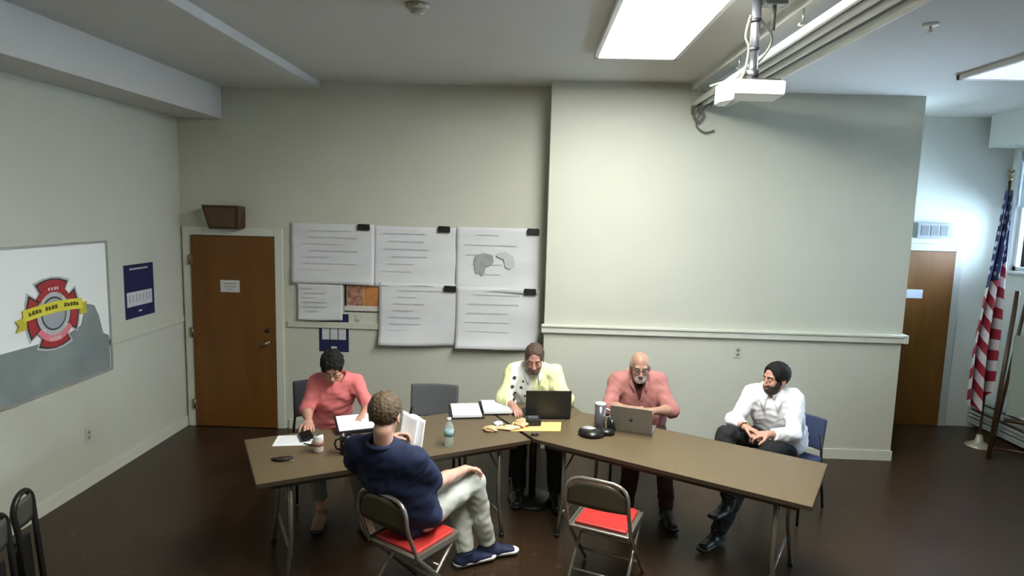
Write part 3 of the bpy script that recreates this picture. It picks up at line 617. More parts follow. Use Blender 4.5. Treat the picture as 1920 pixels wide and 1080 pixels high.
CL = mat('clear_plastic', (.80, .90, .88), .06, trans=.75, ior=1.15)
MB().lathe([(.001, 0), (.028, 0), (.033, .012), (.033, .055), (.031, .06), (.033, .065), (.033, .12), (.028, .145), (.014, .168), (.013, .18), (.001, .18)], seg=28).build('bottle_body', CL, t)
MB().lathe([(.001, .178), (.0155, .178), (.0155, .196), (.001, .197)], seg=18).build('cap', mat('bottle_cap', (.7, .76, .78), .4), t)
MB().lathe([(.0334, .07), (.0340, .07), (.0340, .115), (.0334, .115)], seg=28).build('bottle_label', mat('bottle_label', (.25, .42, .42), .4), t)
# yellow envelope, wrappers, black device
o = MB(); o.prism([(-.20, -.10), (.17, -.155), (.235, .035), (-.14, .09)], 0, .004); o = o.build('envelope', mat('manila_paper', (.72, .52, .20), .6)); o.location = (.07, 4.70, ZT); o.rotation_euler = (0, 0, .25)
tag(o, 'yellow manila envelope under the open black laptop', 'envelope'); 
def crumple(name, loc, s, m, label, cat, seed):
    rr = np.random.RandomState(seed); bm = bmesh.new(); bmesh.ops.create_icosphere(bm, subdivisions=4, radius=1)
    ph = rr.rand(6, 3)*4-2
    for v in bm.verts:
        n = sum(math.sin(3.1*v.co.dot(Vector(p))+k)/3 for k, p in enumerate(ph)); v.co = Vector((v.co.x*s[0], v.co.y*s[1], v.co.z*s[2]))*(1+.22*n)
    zmin = min(v.co.z for v in bm.verts)
    for v in bm.verts: v.co.z = max(0, v.co.z+s[2]*.8)
    me = bpy.data.meshes.new(name); bm.to_mesh(me); bm.free(); o = link(name, me, m); o.location = loc
    return tag(o, label, cat)
TANW = mat('tan_wrapper', (.55, .36, .16), .5, col2=(.70, .52, .30), vscale=25, bump=.3, bscale=40)
crumple('snack_wrapper', (-.245, 4.545, ZT), (.055, .04, .022), TANW, 'tan crumpled wrapper nearest the water bottle', 'wrapper', 3)
crumple('snack_wrapper', (-.115, 4.60, ZT), (.085, .035, .016), mat('yellow_wrapper', (.62, .44, .22), .5, col2=(.75, .6, .4), vscale=20), 'long yellowish wrapper between the binders and the manila envelope', 'wrapper', 5)
crumple('snack_wrapper', (-.02, 4.69, ZT), (.05, .07, .025), mat('orange_wrapper', (.58, .33, .15), .5, col2=(.7, .5, .3), vscale=20), 'orange tan wrapper beside the black laptop', 'wrapper', 8)
t = thing('napkin', 'small white crumpled napkin beside the tan wrapper', 'napkin', (-.19, 4.69, ZT)); 
bpy.data.objects.remove(t); crumple('napkin', (-.20, 4.69, ZT), (.035, .04, .014), PAPER, 'small white crumpled napkin below the binders', 'napkin', 11)
t = thing('marker_cap', 'small black cap lying where the two folding tables meet', 'cap', (.08, 4.48, ZT), .2); MB().tube([(-.025, 0, .009), (.025, 0, .009)], .009, 10).build('cap_body', BLACK, t); MB().tube([(-.03, 0, .009), (-.025, 0, .009)], .006, 10).build('tip', DGREY, t)
t = thing('desk_phone', 'small black conference box in front of the open black laptop', 'speaker', (.065, 4.72, ZT+.0045), .15)
b = MB(); b.prism([(-.06, -.05), (.06, -.05), (.055, .05), (-.055, .05)], 0, .055); b.build('body', BLACK, t, bevel=.01); MB().box((0, 0, .0555), (.08, .06, .004), None, .001).build('top_panel', mat('device_grey', (.10, .10, .11), .3), t)
# laptops
def laptop(loc, rz, label, body, lidm, wd, dp, lh, tilt, logo=None):
    t = thing('laptop', label, 'laptop', loc, rz)     # local: lid hinge at y=0, keyboard toward +y
    MB().b6(-wd/2, wd/2, .0, dp, 0, .016, .004).build('base', body, t)
    kb = MB()
    for r_ in range(5):
        for c in range(12): kb.b6(-wd*.42+c*wd*.07, -wd*.42+c*wd*.07+wd*.06, .045+r_*.02, .061+r_*.02, .016, .018)
    kb.build('keyboard', BLACK, t)
    R = RX(tilt)
    lid = MB(); lid.T = (Matrix.Translation((0, 0, .014)) @ R.to_4x4()); lid.b6(-wd/2, wd/2, -.005, .004, 0, lh, .003); lo = lid.build('lid', lidm, t)
    s_ = MB(); s_.T = (Matrix.Translation((0, 0, .014)) @ R.to_4x4()); s_.b6(-wd/2+.01, wd/2-.01, .004, .0048, .015, lh-.01); s_.build('screen', mat('screen_dim', (.05, .07, .10), .1, emit=.6), lo)
    if logo:
        g = MB(); g.T = (Matrix.Translation((0, 0, .014)) @ R.to_4x4()); g.lathe([(.001, 0), (.014, 0), (.014, .001), (.001, .001)], (0, -.005, lh/2), 18, RX(math.pi/2)); g.ball((.004, -.0055, lh/2+.019), (.004, .0008, .006)); g.build('logo', logo, lo)
    return t
laptop((.185, 4.86, ZT+.0042), .10, 'open black laptop in front of the man in the white and yellow shirt', BLACK, mat('laptop_black', (.018, .018, .016), .35), .36, .24, .22, .10)
laptop((.80, 4.60, ZT), -.33, 'open silver grey laptop in front of the bald man', mat('laptop_silver', (.33, .32, .30), .35, .8), mat('laptop_silver_lid', (.26, .25, .22), .4, .5), .31, .22, .21, .28, DGREY)
# items at the inner end of the right table
t = thing('tumbler', 'grey steel tumbler standing behind the black hat case on the right table', 'tumbler', (.575, 4.69, ZT))
MB().lathe([(.001, 0), (.034, 0), (.042, .02), (.043, .185), (.001, .185)], seg=28).build('body', mat('tumbler_grey', (.16, .165, .17), .3, .6), t)
MB().lathe([(.001, .185), (.044, .185), (.042, .20), (.02, .205), (.001, .205)], seg=28).build('lid', mat('tumbler_lid', (.45, .46, .47), .3), t)
b = MB(); b.tube([(.04, -.01, .16), (.075, -.02, .15), (.078, -.02, .06), (.04, -.01, .045)], .007, 8); b.build('handle', mat('tumbler_handle', (.6, .61, .62), .3), t)
t = thing('headset_case', 'black rounded case with a shiny grey top on the right table', 'case', (.50, 4.545, ZT), -.2)
b = MB(); b.lathe([(.001, 0), (.085, 0), (.10, .012), (.095, .03), (.06, .045), (.001, .05)], seg=30); b.ball((.10, .04, .022), (.07, .05, .026)); b.build('shell', mat('case_black', (.01, .01, .011), .3), t)
b = MB(); b.ball((-.02, .01, .042), (.055, .035, .016)); b.build('top_cover', mat('case_grey', (.45, .46, .50), .25, .4), t)
t = thing('black_mug', 'black mug between the grey tumbler and the silver laptop', 'mug', (.66, 4.655, ZT)); MB().lathe([(.001, 0), (.03, 0), (.036, .01), (.037, .095), (.033, .095), (.031, .015), (.001, .012)], seg=24).build('cup', mat('mug_black', (.012, .012, .013)), t)
b = MB(); b.tube([(.034, 0, .078), (.056, 0, .07), (.056, 0, .03), (.034, 0, .022)], .005, 8); b.build('handle', mat('mug_black', (.012, .012, .013)), t)
# ================= people =================
class Field:
    """signed distance grid, smooth unions of shaped limbs, meshed by surface nets"""
    def __init__(s, lo, hi, h):
        s.lo = np.array(lo, np.float32); s.h = h; s.n = np.ceil((np.array(hi)-lo)/h).astype(int)+1
        s.D = np.full(s.n, .5, np.float32)
    def sub(s, lo, hi):
        a = np.clip(np.floor((np.array(lo)-s.lo)/s.h).astype(int), 0, s.n-1); b = np.clip(np.ceil((np.array(hi)-s.lo)/s.h).astype(int)+1, 1, s.n)
        if (b-a).min() < 1: return None, None
        g = [s.lo[i]+s.h*np.arange(a[i], b[i], dtype=np.float32) for i in range(3)]
        return tuple(slice(a[i], b[i]) for i in range(3)), (g[0][:, None, None], g[1][None, :, None], g[2][None, None, :])
    def put(s, fn, lo, hi, k=.01, op='add'):
        m = k+s.h*2.5; sl, g = s.sub(np.array(lo)-m, np.array(hi)+m)
        if sl is None: return
        d = fn(*g).astype(np.float32); D = s.D[sl]
        if op == 'add': hh = np.clip(.5+.5*(D-d)/k, 0, 1); s.D[sl] = D*(1-hh)+d*hh-k*hh*(1-hh)
        else: d = -d; hh = np.clip(.5-.5*(D-d)/k, 0, 1); s.D[sl] = D*(1-hh)+d*hh+k*hh*(1-hh)
    def cap(s, a, b, ra, rb=None, k=.015, op='add', u=None, fu=1, cut=None):
        """limb a->b, radius ra->rb; u, fu: widen by fu along u; cut=(point, normal) trims that limb flat"""
        rb = ra if rb is None else rb; a = np.array(a, float); b = np.array(b, float); ab = b-a; L = max(1e-9, ab@ab)
        if u is not None: u = np.array(u, float); u = u/np.linalg.norm(u)
        def fn(X, Y, Z):
            x, y, z = X-a[0], Y-a[1], Z-a[2]; t = np.clip((x*ab[0]+y*ab[1]+z*ab[2])/L, 0, 1); x = x-t*ab[0]; y = y-t*ab[1]; z = z-t*ab[2]
            r = ra+(rb-ra)*t; q = x*x+y*y+z*z
            if u is None: d = np.sqrt(q)-r
            else: w_ = x*u[0]+y*u[1]+z*u[2]; f = fu if np.isscalar(fu) else fu[0]+(fu[1]-fu[0])*t; d = (np.sqrt(np.maximum(q-w_*w_, 0)+(w_/f)**2)-r)
            if cut is not None: c, n = cut; d = np.maximum(d, (X-c[0])*n[0]+(Y-c[1])*n[1]+(Z-c[2])*n[2])
            return d
        R = max(ra, rb)*(1 if u is None else max(1, np.max(fu))); s.put(fn, np.minimum(a, b)-R, np.maximum(a, b)+R, k, op)
    def ell(s, c, r, M=None, k=.012, op='add'):
        c = np.array(c, float); M = np.eye(3) if M is None else np.array(M, float)   # columns = local axes
        def fn(X, Y, Z):
            x, y, z = X-c[0], Y-c[1], Z-c[2]
            q = [x*M[0, i]+y*M[1, i]+z*M[2, i] for i in range(3)]
            k0 = np.sqrt(sum((q[i]/r[i])**2 for i in range(3))); k1 = np.sqrt(sum((q[i]/r[i]**2)**2 for i in range(3)))+1e-9
            return k0*(k0-1)/k1
        R = max(r); s.put(fn, c-R, c+R, k, op)
    def halfspace(s, c, n):    # keep the side behind n
        X, Y, Z = s.sub(s.lo, s.lo+s.n*s.h)[1]; s.D = np.maximum(s.D, ((X-c[0])*n[0]+(Y-c[1])*n[1]+(Z-c[2])*n[2]).astype(np.float32))
    def wrinkle(s, amp, f, seed=0):
        r = np.random.RandomState(seed); X, Y, Z = s.sub(s.lo, s.lo+s.n*s.h)[1]; w_ = 0
        for i in range(5):
            v = r.normal(size=3); v /= np.linalg.norm(v); ff = f*(.6+.9*r.rand()); w_ = w_+np.sin(ff*(X*v[0]+Y*v[1]+Z*v[2])+r.rand()*6+1.5*np.sin(ff*.5*(X*v[2]-Y*v[0]+Z*v[1])))
        s.D = s.D+(amp*w_/2.2).astype(np.float32)
    def mesh(s, name, mats, parent, org, pick=None):
        D = s.D; I = D < 0; n = np.array(D.shape)
        c = [I[a:n[0]-1+a, b:n[1]-1+b, d:n[2]-1+d] for a in (0, 1) for b in (0, 1) for d in (0, 1)]
        an = c[0].copy(); al = c[0].copy()
        for q in c[1:]: an |= q; al &= q
        cell = np.argwhere(an & ~al); fl = (cell[:, 0]*n[1]+cell[:, 1])*n[2]+cell[:, 2]
        co = np.zeros((len(cell), 3)); cnt = np.zeros(len(cell))
        for ax in range(3):
            for p in (0, 1):
                for q in (0, 1):
                    o0 = np.zeros(3, int); others = [i for i in range(3) if i != ax]; o0[others[0]] = p; o0[others[1]] = q; o1 = o0.copy(); o1[ax] = 1
                    A = D[tuple((cell+o0).T)]; B = D[tuple((cell+o1).T)]; m = (A < 0) != (B < 0); t = np.where(m, A/np.where(m, A-B, 1), 0)
                    P = o0+np.outer(t, o1-o0); co[m] += P[m]; cnt[m] += 1
        co = (co/cnt[:, None]+cell)*s.h+s.lo
        qs = []
        for ax in range(3):
            sl0 = [slice(None)]*3; sl1 = [slice(None)]*3; sl0[ax] = slice(0, -1); sl1[ax] = slice(1, None)
            a = I[tuple(sl0)]; b = I[tuple(sl1)]; e = np.argwhere(a != b); e = e[(np.delete(e, ax, 1) > 0).all(1) & (np.delete(e, ax, 1) < np.delete(n, ax)-1).all(1)]
            dr = a[tuple(e.T)]; o = [i for i in range(3) if i != ax]; st = np.array([n[1]*n[2], n[2], 1])
            f = e@st; q = np.stack([f-st[o[0]]-st[o[1]], f-st[o[1]], f, f-st[o[0]]], 1)
            flip = dr if ax != 1 else ~dr; q[~flip] = q[~flip][:, ::-1]; qs.append(q)
        q = np.searchsorted(fl, np.concatenate(qs)); org = np.array(org); co2 = co-org
        me = bpy.data.meshes.new(name); me.vertices.add(len(co2)); me.vertices.foreach_set('co', co2.astype(np.float32).ravel())
        me.loops.add(q.size); me.loops.foreach_set('vertex_index', q.astype(np.int32).ravel()); me.polygons.add(len(q))
        me.polygons.foreach_set('loop_start', np.arange(0, q.size, 4, dtype=np.int32)); me.polygons.foreach_set('use_smooth', np.ones(len(q), bool))
        if pick is not None: me.polygons.foreach_set('material_index', pick(co[q].mean(1)).astype(np.int32))
        me.update(calc_edges=True); me.validate()
        return link(name, me, mats, parent)
def nz(v): v = np.array(v, float); return v/np.linalg.norm(v)
def lerp(a, b, t): return np.array(a, float)*(1-t)+np.array(b, float)*t
def build_hand(F, W, d, n, curl, side, sc=1., thumb=.55):
    """palm along d, palm side faces n; side=+1 thumb on d x n side"""
    d = nz(d); n = np.array(n, float); n = nz(n-d*(n@d)); s_ = np.cross(d, n)*side
    F.cap(W, W+d*.035*sc, .024*sc, .021*sc, k=.01, u=s_, fu=1.25)
    F.cap(W+d*.03*sc, W+d*.078*sc, .0135*sc, .0125*sc, k=.012, u=s_, fu=(2.3, 2.9))
    for i, (o, l) in enumerate(((.029, .92), (.010, 1.03), (-.010, .97), (-.029, .78))):
        p = W+d*(.082-.003*abs(i-1))*sc+s_*o*sc; dd = nz(d+s_*(o*2.2)); c = curl[i] if hasattr(curl, '__len__') else curl; ang = c*.7
        for j, L in enumerate((.040, .027, .021)):
            e = dd*math.cos(ang)+n*math.sin(ang); q = p+e*L*l*sc; F.cap(p, q, (.0092, .0086, .0080)[j]*sc, (.0086, .0080, .0072)[j]*sc, k=.004); p = q; ang += c*(1, .8, 0)[min(j, 2)]
    b = W+d*.02*sc+s_*.022*sc; e1 = nz(d*.62+s_*.72+n*thumb*.6); p = b+e1*.042*sc; F.cap(b, p, .0145*sc, .0108*sc, k=.010); e2 = nz(d*.85+s_*.30+n*thumb); q = p+e2*.028*sc; F.cap(p, q, .0108*sc, .0095*sc, k=.004); F.cap(q, q+nz(e2+n*.2)*.022*sc, .0095*sc, .0078*sc, k=.004)
def person(name_label, P):
    t0 = P['pelvis']; org = np.array([t0[0], t0[1], 0.]); root = thing('person', name_label, 'person', tuple(org))
    g = {k: np.array(v, float) for k, v in P.items() if isinstance(v, tuple) and len(v) == 3 and not isinstance(v[0], tuple)}
    fw = P.get('fat', 1.); hs = P.get('head_scale', 1.)
    SC = (g['SL']+g['SR'])/2; Pv = g['pelvis']; side = nz(g['SR']-g['SL']); hside = nz(g['HR']-g['HL']); up = nz(SC-Pv); fwd = nz(np.cross(up, side)); 
    H = g['head']; hf = nz(g['face']); hx = nz(np.cross(hf, P.get('hup', (0, 0, 1)))); hz = np.cross(hx, hf); HM = np.stack([hx, hf, hz], 1)
    hp = lambda x, y, z: H+HM@(np.array([x, y, z])*hs)
    NB = SC+up*.035-fwd*.005; belly = P.get('belly', 0)
    allp = np.array([v for k, v in g.items() if k in ('head', 'pelvis', 'SL', 'SR', 'EL', 'ER', 'WL', 'WR', 'HL', 'HR', 'KL', 'KR', 'AL', 'AR')]); lo = allp.min(0)-.26; hi = allp.max(0)+.26; lo[2] = -.01; hi[2] = H[2]+.17*hs
    def torso(F, e=0, k=.03, skirt=0):
        F.cap(Pv, lerp(Pv, SC, .35)+fwd*belly*.5, .108*fw+e, .105*fw+e+belly*.5, k=k, u=side, fu=(1.45, 1.30))
        F.cap(lerp(Pv, SC, .35)+fwd*belly*.5, lerp(Pv, SC, .72), .105*fw+e+belly*.5, .112*fw+e, k=k, u=side, fu=(1.30, 1.38))
        F.cap(lerp(Pv, SC, .72), SC-up*.03, .112*fw+e, .075*fw+e, k=k, u=side, fu=(1.38, 1.75))
        F.cap(g['SL'], g['SR'], .046*fw+e, k=k)
        for q in ('SL', 'SR'): F.cap(NB+up*.01, lerp(SC, g[q], .85)+up*.01, .045+e, .042+e, k=k)
    # --- body: one continuous surface
    F = Field(lo, hi, .0052); torso(F, -.012)
    F.cap(NB-up*.02, hp(0, -.022, -.075), .056*P.get('neck', 1), .052*P.get('neck', 1), k=.02)
    F.ell(hp(0, -.017, .032), np.array([.074, .093, .083])*hs, HM, .02); F.ell(hp(0, .022, -.028), np.array([.059, .062, .080])*hs, HM, .02)
    F.ell(hp(0, .034, -.080), np.array([.043, .044, .034])*hs, HM, .02); F.ell(hp(0, .066, -.097), np.array([.020, .016, .016])*hs, HM, .012)
    F.cap(hp(-.036, .070, .020), hp(.036, .070, .020), .012, k=.012)
    for sx in (-1, 1):
        F.ell(hp(.034*sx, .060, -.030), np.array([.022, .020, .022])*hs, HM, .015); F.ell(hp(.030*sx, .098, .001), np.array([.016, .018, .012])*hs, HM, .008, 'sub')
        F.ell(hp(.077*sx, -.012, -.012), np.array([.009, .019, .031])*hs, HM, .006); F.ell(hp(.084*sx, -.004, -.010), np.array([.006, .010, .018])*hs, HM, .004, 'sub')
        F.ell(hp(.012*sx, .095, -.040), np.array([.009, .010, .007])*hs, HM, .005)
    F.cap(hp(0, .082, .008), hp(0, .106, -.034), .007*hs, .0125*hs, k=.008)
    F.ell(hp(0, .083, -.064), np.array([.024, .012, .006])*hs, HM, .004); F.ell(hp(0, .081, -.075), np.array([.021, .012, .006])*hs, HM, .004); F.ell(hp(0, .100, -.0695), np.array([.020, .010, .0018])*hs, HM, .003, 'sub')
    for a in 'LR':
        S_, E, W = g['S'+a], g['E'+a], g['W'+a]
        F.cap(S_, E, .046*fw, .039*fw, k=.02); F.cap(E, lerp(E, W, .35), .040*fw, .041*fw, k=.02); F.cap(lerp(E, W, .3), W, .041*fw, .026, k=.02)
        hd = P['hand'+a]; build_hand(F, W, hd[0], hd[1], hd[2], hd[3], P.get('hand_scale', 1))
        h_, K, A = g['H'+a], g['K'+a], g['A'+a]
        F.cap(h_, K, .074*fw, .050*fw, k=.03); F.cap(K, lerp(K, A, .35), .049*fw, .051*fw, k=.02); F.cap(lerp(K, A, .35), A, .051*fw, .031, k=.02)
        tdir = nz(g['T'+a]); F.cap(A-np.array([0, 0, .038]), A+tdir*.14-np.array([0, 0, .060]), .024, .014, k=.008, u=np.cross(tdir, (0, 0, 1)), fu=(1, 1.5))
    lipc = hp(0, .088, -.069)
    def pick(c):
        r = np.zeros(len(c), int); l = (c-lipc)@HM; r[(np.abs(l[:, 0]) < .024*hs) & (np.abs(l[:, 2]) < .010*hs) & (np.abs(l[:, 1]) < .03)] = 1
        return r
    skin = P['skin']; body = F.mesh('body', [skin, P['lip']], root, org, pick)
    # --- eyes and brows
    for sx in (-1, 1):
        e = MB(); e.T = Matrix.Translation(-Vector(org)); ec = Vector(hp(.030*sx, .074, .000)); e.ball(ec, .0118*hs, seg=14); eo = e.build('eye', mat('eye_white', (.52, .49, .47), .3), root)
        e = MB(); e.T = Matrix.Translation(-Vector(org)); e.ball(ec+Vector(hf)*.0078*hs, .0056*hs, seg=10); e.build('iris', mat('iris_dark', (.03, .02, .015), .15), eo)
        e = MB(); e.T = Matrix.Translation(-Vector(org)); rr_ = .0136*hs
        for lo_, hi_ in ((.18, 1.5), (-1.4, -.42)):
            e.sheet(lambda u_, v_: ec+Vector(HM@np.array([rr_*math.sin((u_-.5)*2.9)*math.cos(lo_+(hi_-lo_)*v_), rr_*math.cos((u_-.5)*2.9)*math.cos(lo_+(hi_-lo_)*v_), rr_*math.sin(lo_+(hi_-lo_)*v_)])), 10, 5)
        e.build('eyelid', skin, root)
        if P.get('brow'):
            e = MB(); e.T = Matrix.Translation(-Vector(org)); e.tube([hp(.012*sx, .088, .020), hp(.030*sx, .086, .027), hp(.050*sx, .070, .022)], [.0035, .0045, .0025], 8); e.build('eyebrow', P['brow'], root)
    # --- hair
    if P.get('hair'):
        hr = P['hair']; th = hr.get('th', .012); F = Field(H-.17, H+.17, .0042)
        M_ = HM
        if hr['kind'] == 'ring':
            F.ell(hp(0, -.020, .018), np.array([.074+th, .093+th, .078+th])*hs, M_, .01); F.ell(hp(0, .02, .095), np.array([.072, .125, .068])*hs, M_, .012, 'sub')
            F.ell(hp(0, .10, -.01), np.array([.095, .095, .14])*hs, M_, .01, 'sub')
        else:
            F.ell(hp(0, -.020, .036), np.array([.074+th, .093+th, .083+th])*hs, M_, .012); 
            if hr.get('low'): F.ell(hp(0, -.05, -.02), np.array([.066+th, .055+th, .065])*hs, M_, .015)
            F.ell(hp(0, .10, hr.get('line', -.022)), np.array([.072, .085, .115])*hs, M_, .012, 'sub')
            F.cap(hp(-.03, .10, -.02), hp(.03, .10, -.02), .055*hs, k=.01, op='sub')
        for sx in (-1, 1): F.ell(hp(.088*sx, .022, -.040), np.array([.030, .038, .050])*hs, M_, .008, 'sub')
        c = hp(0, -.02, -.062 if not hr.get('low') else -.075); F.halfspace(c, -HM[:, 2]+HM[:, 1]*.25)
        F.wrinkle(hr.get('amp', .0018), hr.get('freq', 160), 3); F.mesh('hair', hr['mat'], root, org)
    if P.get('beard'):
        F = Field(H-.15, H+.15, .004); th = .0075
        F.ell(hp(0, .022, -.036), np.array([.059+th*.6, .062+th*.6, .078])*hs, HM, .01); F.ell(hp(0, .036, -.083), np.array([.045+th, .046+th, .036+th])*hs, HM, .012)
        F.ell(hp(0, .078, .015), np.array([.075, .09, .058])*hs, HM, .008, 'sub'); F.ell(hp(0, .099, -.069), np.array([.021, .02, .007])*hs, HM, .004, 'sub')
        F.halfspace(hp(0, -.005 if P['beard'][1] else .045, 0), -HM[:, 1]); F.wrinkle(.0012, 260, 4); F.mesh('beard', P['beard'][0], root, org)
    if P.get('glasses'):
        gl = MB(); gl.T = Matrix.Translation(-Vector(org))
        for sx in (-1, 1):
            gl.tube([hp(.031*sx+.024*math.cos(a), .101-.006*abs(math.cos(a)), .0+.017*math.sin(a)) for a in np.linspace(0, 2*math.pi, 17)[:-1]], .0022, 6, closed=True)
            gl.tube([hp(.055*sx, .096, .004), hp(.079*sx, .07, .004), hp(.083*sx, -.005, .004), hp(.081*sx, -.02, -.010)], .0022, 6)
        gl.tube([hp(-.008, .103, .004), hp(0, .106, .007), hp(.008, .103, .004)], .0022, 6); gl.build('glasses', P['glasses'], root)
    # --- shirt
    sh_ = P['shirt']; e = sh_.get('e', .010); F = Field(lo, hi, .006); torso(F, e, .06); F.cap(lerp(Pv, SC, .15)+fwd*(.012+belly*.5), lerp(Pv, SC, .80)+fwd*.014, .112*fw+e, .096*fw+e, k=.07, u=side, fu=(1.35, 1.30))
    for a in 'LR':
        S_, E, W = g['S'+a], g['E'+a], g['W'+a]; L = sh_['sleeve']
        if L <= 1: c = lerp(S_, E, L); F.cap(S_, lerp(S_, E, min(1, L+.1)), .050*fw+e, .053*fw+e, k=.035, cut=(c, nz(E-S_)))
        else:
            F.cap(S_, E, .048*fw+e, .043*fw+e, k=.035); c = lerp(E, W, L-1); F.cap(E, c, .043*fw+e, (.042*fw if L < 1.7 else .030)+e, k=.025, cut=(lerp(E, W, L-1), nz(W-E)))
    hem = Pv-up*sh_.get('hem', .04); F.halfspace(hem, -up)
    F.ell(NB+up*.055+fwd*.012, (.062, .062, .070), np.stack([side, fwd, up], 1), .008, 'sub')
    if sh_.get('vee'): F.cap(NB+up*.05+fwd*.05, NB-up*sh_['vee']+fwd*.13, .045, .012, k=.008, op='sub')
    F.wrinkle(sh_.get('wr', .0032)*1.5, sh_.get('wf', 38), P.get('seed', 1)); F.wrinkle(.0022, 95, P.get('seed', 1)+20); pk = sh_.get('pick')
    if sh_.get('neck_shadow'):
        def pk(c):
            l = (c-NB)@np.stack([side, fwd, up], 1); wd_ = np.clip(.040*(1+l[:, 2]/.15), .0, .05)
            return ((l[:, 1] > .02) & (l[:, 2] > -.13) & (l[:, 2] < .05) & (np.abs(l[:, 0]) < wd_)).astype(int)
    F.mesh('shirt', sh_['mat'], root, org, pk)
    if sh_.get('collar'):
        cb = MB(); cb.T = Matrix.Translation(-Vector(org)); pts = []
        o_ = .35 if sh_.get('vee') else .15
        for k in range(17): a = math.pi/2+o_+(2*math.pi-2*o_)*k/16; pts.append(NB+up*(.052-.022*math.sin(a))+side*.073*math.cos(a)-fwd*(.066*math.sin(a))*-1+fwd*.006)
        pts = [pts[0]+fwd*.012-up*.028]+pts+[pts[-1]+fwd*.012-up*.028]
        cb.tube(pts, [.007]+[.014]*17+[.007], 10)
        if sh_.get('flaps'):
            for q in (-1, 1):
                a, b_, c_ = NB+side*.068*q+up*.034+fwd*.035, NB+side*.056*q-up*.010+fwd*.108, NB+side*.046*q-up*.055+fwd*.150
                cb.tube([a, b_, c_], [.018, .022, .006], 10)
        cb.build('collar', sh_['collar'], root)
    if sh_.get('buttons'):
        bt = MB(); bt.T = Matrix.Translation(-Vector(org))
        for q in (.88, .76, .64, .52): c = lerp(Pv, SC, q); bt.ball(c+fwd*(.122*fw+e+belly*.3), .006)
        bt.build('button', sh_['buttons'], root)
    # --- trousers
    tr = P['pants']; F = Field(lo, hi, .0065); F.cap(g['HL'], g['HR'], .098*fw, k=.03); F.cap(Pv, Pv+up*.10, .108*fw, .10*fw, k=.03, u=side, fu=1.4)
    for a in 'LR':
        h_, K, A = g['H'+a], g['K'+a], g['A'+a]; c = lerp(K, A, tr.get('cut', .99))
        F.cap(h_, K, .093*fw, .074*fw, k=.035); F.cap(K, A, .074*fw, .056, k=.025, cut=(c, nz(A-K)))
    F.wrinkle(.005, 32, 9); F.wrinkle(.002, 90, 12); F.mesh('trousers', tr['mat'], root, org)
    # --- shoes
    for a in 'LR':
        A = g['A'+a]; td = nz(g['T'+a]); ws = np.cross(td, (0, 0, 1)); hl = A-td*.055; hl[2] = A[2]-.05; z0 = A[2]-.085; F = Field(A-.26, A+.26, .005)
        F.cap(hl+td*.01, hl+td*.12, .036, .036, k=.02, u=ws, fu=1.1); F.cap(hl+td*.12, A+td*.17-np.array([0, 0, .060]), .036, .022, k=.02, u=ws, fu=(1.15, 1.8)); F.cap(A+np.array([0, 0, .02]), hl+td*.03, .047, .042, k=.02); F.cap(A, hl+td*.10, .040, .034, k=.03)
        F.halfspace((0, 0, z0+.012), (0, 0, -1)); F.halfspace(A+np.array([0, 0, .015]), (0, 0, 1))
        so = F.mesh('shoe', P['shoe'], root, org)
        F = Field(A-.26, A+.26, .005); F.cap(hl+td*.01, A+td*.18-np.array([0, 0, .060]), .044, .046, k=.02, u=ws, fu=(1, 1.02)); F.halfspace((0, 0, z0), (0, 0, -1)); F.halfspace((0, 0, z0+.024), (0, 0, 1)); F.mesh('sole', P['sole'], so, org)
    return root, dict(org=org, hp=hp, NB=NB, fwd=fwd, up=up, side=side, SC=SC, g=g)
def skinm(n, c): 
    m = mat(n, c, .5, var=.12, vscale=18); m.node_tree.nodes['Principled BSDF'].inputs['Subsurface Weight'].default_value = .0; return m
SK1 = skinm('skin_fair', (.56, .30, .22)); SK2 = skinm('skin_light', (.66, .38, .28)); SK3 = skinm('skin_ruddy', (.52, .27, .21)); SK4 = skinm('skin_tan', (.40, .22, .15))
LIP = mat('lips', (.38, .16, .13), .45)
KHAKI = mat('khaki_cloth', (.50, .52, .46), .85, bump=.15, bscale=250); BLK = mat('black_cloth', (.012, .012, .014), .85); SHB = mat('shoe_black', (.012, .012, .012), .4)
def fab(n, c, **k): return mat(n, c, .85, bump=.15, bscale=260, **k)
# woman in pink
person('woman in a pink top with short dark hair and glasses, reading at the left table', dict(
    pelvis=(-1.63, 5.00, .57), head=(-1.49, 4.735, 1.135), face=(.22, -.80, -.55), SL=(-1.345, 4.875, .985), SR=(-1.655, 4.835, .975),
    EL=(-1.225, 4.80, .80), WL=(-1.225, 4.60, .795), ER=(-1.695, 4.74, .785), WR=(-1.60, 4.51, .775), HL=(-1.54, 4.98, .55), HR=(-1.72, 4.95, .55),
    KL=(-1.27, 4.56, .52), AL=(-1.16, 4.42, .10), TL=(.5, -.86, 0), KR=(-1.56, 4.52, .52), AR=(-1.50, 4.48, .10), TR=(.1, -1, 0),
    handL=((-.15, -.98, -.12), (-.1, -.2, -1), (.5, .5, .5, .5), 1), handR=((.35, -.9, -.08), (0, -.1, -1), (.35, .3, .35, .4), -1),
    skin=SK1, lip=LIP, fat=.92, head_scale=.97, seed=2, brow=mat('hair_dark', (.03, .024, .02), .6), glasses=mat('glasses_frame', (.10, .07, .06), .3),
    hair=dict(kind='full', th=.020, amp=.0042, freq=120, line=-.05, low=1, mat=mat('hair_dark_curls', (.014, .013, .011), .8, spec=.2, bump=.6, bscale=90)),
    shirt=dict(sleeve=1.12, mat=fab('pink_knit', (.78, .21, .215)), e=.012, hem=.08, wr=.004), pants=dict(mat=mat('taupe_cloth', (.16, .15, .12), .8), cut=.8), shoe=mat('sandal_tan', (.30, .17, .12), .5), sole=SHB))
